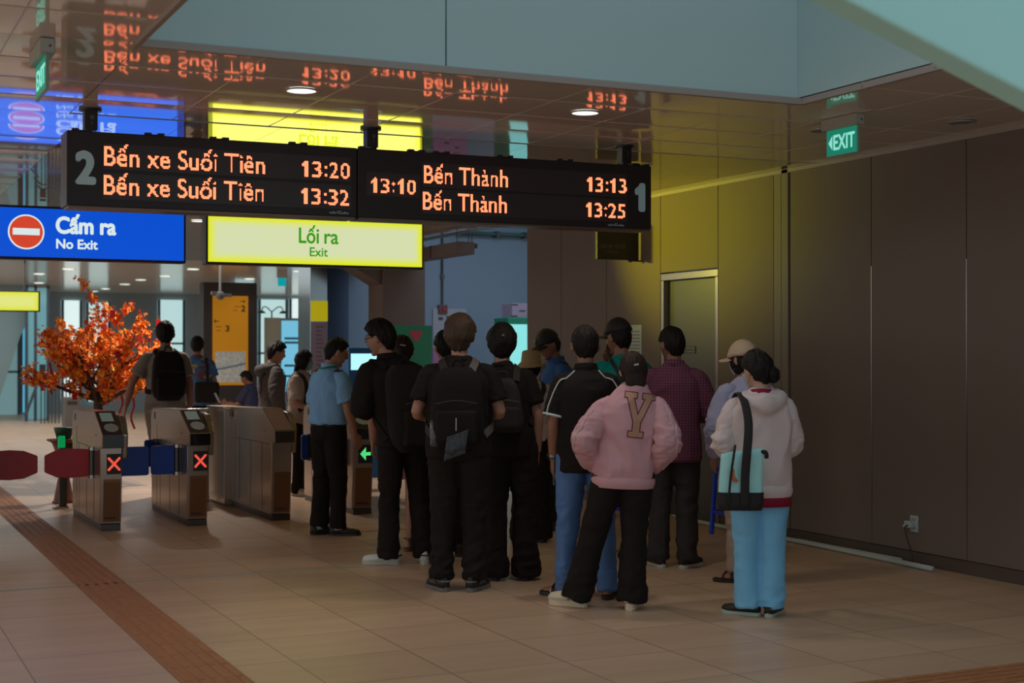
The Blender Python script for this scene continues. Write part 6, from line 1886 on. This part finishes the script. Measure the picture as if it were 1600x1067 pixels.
# ------------------------------------------------------------------ blue plastic stools by the wall
stool_m = mat('stool_blue', '#1c3fc0', .4)
def stool(x, y, h, w, rz, label):
    t = thing('plastic_stool', label, 'stool', (x, y, 0), rz)
    mb = MB(); mb.box((-w / 2, -w / 2, h - .03), (w / 2, w / 2, h)); mb.build('seat', stool_m, t, bevel=.012)
    mb = MB()
    for a, b_, c, d_ in ((-1, -1, 1, -1), (1, -1, 1, 1), (1, 1, -1, 1), (-1, 1, -1, -1)):
        k = w / 2 * 1.06
        mb.box((min(a, c) * k - .008, min(b_, d_) * k - .008, h * .30), (max(a, c) * k + .008, max(b_, d_) * k + .008, h * .30 + .03))
    mb.build('stretcher_frame', stool_m, t, bevel=.003)
    for a in (-1, 1):
        for b_ in (-1, 1):
            mb = MB(); q = w / 2
            mb.tube([(a * q * .86, b_ * q * .86, h - .02), (a * q * 1.12, b_ * q * 1.12, 0)], [(.024, .018)] * 2, n=8); mb.build('leg', stool_m, t)
stool(6.965, 10.44, .58, .20, .2, 'tall blue plastic stool behind the woman in the cream cap')
stool(6.86, 12.05, .20, .26, .1, 'low blue plastic stool behind the man in the purple checked shirt')

# ------------------------------------------------------------------ blossom tree with new year ornaments
TX, TY = 2.80, 17.0
t = thing('blossom_tree', 'orange blossoming ornamental tree behind the ticket gates', 'tree', (TX, TY, 0))
mb = MB(); mb.tube([(0, 0, 0), (0, 0, .05), (0, 0, .42), (0, 0, .46)], [.20, .22, .29, .30], n=28); mb.build('plant_pot', mat('pot_glaze', '#5a3a30', .4), t, smooth=True)
mb = MB(); mb.cyl((0, 0, .42), (0, 0, .47), .27); mb.build('soil', mat('soil', '#3a2c22', .9), t)
bark = mat('bark', '#4a362c', .85, bump=(30, .4))
rt = random.Random(5)
segs = []
def grow(p, d, L, r, depth):
    pts, rad = [p], [r]
    q, dd = Vector(p), Vector(d).normalized()
    n = 4
    for i in range(n):
        dd = (dd + Vector((rt.uniform(-.22, .22), rt.uniform(-.22, .22), rt.uniform(-.06, .16)))).normalized()
        q = q + dd * (L / n)
        pts.append(tuple(q)); rad.append(r * (1 - .55 * (i + 1) / n))
    segs.append((pts, rad, depth))
    if depth < 3:
        for k in range(3 if depth < 2 else 2):
            i = rt.randint(1, n)
            a = rt.uniform(0, 2 * PI)
            nd = (dd + Vector((math.cos(a), math.sin(a), rt.uniform(-.25, .6))) * rt.uniform(.6, 1.1)).normalized()
            grow(pts[i], nd, L * rt.uniform(.5, .72), rad[i] * .62, depth + 1)
segs.append(([(0, 0, .44), (.02, 0, .7), (0, 0, .95), (.02, 0, 1.08)], [.062, .055, .050, .045], 0))
for a, up_, L in ((2.9, .62, .60), (.25, .65, .60), (1.6, 1.1, .66), (4.5, .9, .62), (3.7, 1.5, .72), (.9, 1.9, .78), (5.6, 1.6, .70), (2.4, 1.3, .66), (3.15, .2, .52), (6.1, .25, .46), (1.2, .35, .5), (5.0, .3, .5), (2.7, 1.5, .74), (.35, 1.35, .76), (5.9, .8, .62)):
    grow((.01, 0, rt.uniform(.92, 1.10)), (math.cos(a), math.sin(a) * .8, up_), L, .032, 1)
mb = MB()
for pts, rad, dpt in segs:
    if dpt == 0: mb.tube(pts, rad, n=12, sub=3)
tr = mb.build('trunk', bark, t, smooth=True)
mb = MB()
for pts, rad, dpt in segs:
    if dpt > 0: mb.tube(pts, rad, n=6)
mb.build('branches', bark, t, smooth=True)
bl = [mat('blossom_orange', '#ff8a24', .7), mat('blossom_yellow', '#ffb838', .7), mat('blossom_red', '#e04a24', .7)]
mb = MB()
def blossom(p, r, mi):
    n = Vector((rt.gauss(0, 1), rt.gauss(0, 1) - .4, rt.gauss(0, 1))).normalized()
    u = n.orthogonal().normalized(); w = n.cross(u)
    c = Vector(p)
    for k in range(5):
        a = 2 * PI * k / 5 + rt.random()
        d_ = u * math.cos(a) + w * math.sin(a); e = n.cross(d_)
        mb.add([tuple(c), tuple(c + d_ * r * .55 + e * r * .38 + n * r * .15), tuple(c + d_ * r + n * r * .38), tuple(c + d_ * r * .55 - e * r * .38 + n * r * .15)], [(0, 1, 2, 3)], mi)
tips = [s_ for s_ in segs if s_[2] >= 2]
for pts, rad, dpt in tips:
    for k in range(16 if dpt == 3 else 9):
        i = rt.randint(1, len(pts) - 1); f_ = rt.random()
        p = Vector(pts[i - 1]).lerp(Vector(pts[i]), f_)
        for q in range(rt.randint(2, 4)):
            blossom(p + Vector((rt.gauss(0, .03), rt.gauss(0, .03), rt.gauss(0, .03))), rt.uniform(.020, .036), rt.choices((0, 1, 2), (6, 2.2, 1.8))[0])
tag(mb.build('blossoms', bl, t), kind='stuff')
red = mat('ornament_red', '#b0141c', .5)
for k, (px_, pz, py_) in enumerate(((-.56, 1.80, -.05), (-.38, 1.66, -.3), (.12, 2.02, -.25), (.02, 1.86, -.3), (-.62, 1.20, -.15), (.42, 1.76, -.25), (.68, 1.93, .0), (-.13, 1.44, -.35), (.16, 1.56, -.35), (.44, 1.52, -.3), (-.30, 1.10, -.3), (.02, 1.22, -.35))):
    e = thing('red_envelope', 'small red paper envelope hanging in the orange blossom tree', 'ornament', (TX + px_, TY + py_, pz), rt.uniform(-.5, .5), 'red envelopes hung on the blossom tree')
    mb = MB(); mb.box((-.028, -.002, -.08), (.028, .002, 0)); mb.build('envelope', red, e)
    mb = MB(); mb.tube([(0, 0, 0), (.002, 0, .05)], [.0015] * 2, n=5); mb.build('thread', mat('thread_gold', '#c09030', .5), e)
for k, (px_, pz, py_, L) in enumerate(((-.55, 1.42, -.15, .34), (.55, 1.45, -.2, .34), (.20, 1.10, -.3, .36), (.33, 1.08, -.28, .40), (-.18, 1.72, -.3, .34))):
    e = thing('red_ribbon', 'long thin red ribbon hanging from the orange blossom tree', 'ornament', (TX + px_, TY + py_, pz - L), 0, 'red ribbons on the blossom tree')
    mb = MB(); mb.tube([(0, 0, L), (.02, -.01, L * .66), (-.01, .01, L * .33), (.03, 0, 0)], [(.012, .002)] * 4, n=6, sub=4); mb.build('ribbon', red, e, smooth=True)
    mb = MB(); mb.ball((0, 0, L), .018, 8, 6); mb.build('knot', red, e)
# small tiered planter next to the first gate
t = thing('tiered_planter', 'brown tiered planter with a small green pot behind the first ticket gate', 'planter', (2.22, 15.55, 0))
mb = MB(); mb.tube([(0, 0, 0), (0, 0, .03), (0, 0, .3), (0, 0, .48), (0, 0, .62)], [.12, .10, .05, .07, .12], n=24); mb.build('bowl_stand', mat('terracotta', '#7a4a38', .6), t, smooth=True)
mb = MB(); mb.tube([(0, 0, .62), (0, 0, .64), (0, 0, .655)], [.12, .17, .17], n=28); mb.build('saucer', mat('terracotta'), t)
mb = MB(); mb.tube([(0, 0, .655), (0, 0, .76), (0, 0, .775)], [.07, .10, .10], n=24); mb.build('green_pot', mat('pot_green', '#2f5c46', .4), t, smooth=True)
t = thing('litter_bin', 'grey steel litter bin far behind the blossom tree', 'bin', (4.6, 31.2, 0))
mb = MB(); mb.box((-.16, -.16, 0), (.16, .16, .62)); mb.build('bin_body', mat('bin_grey', '#75706c', .5, .4), t, bevel=.02)
mb = MB(); mb.box((-.10, -.165, .46), (.10, -.155, .54)); mb.build('opening', groove, t)
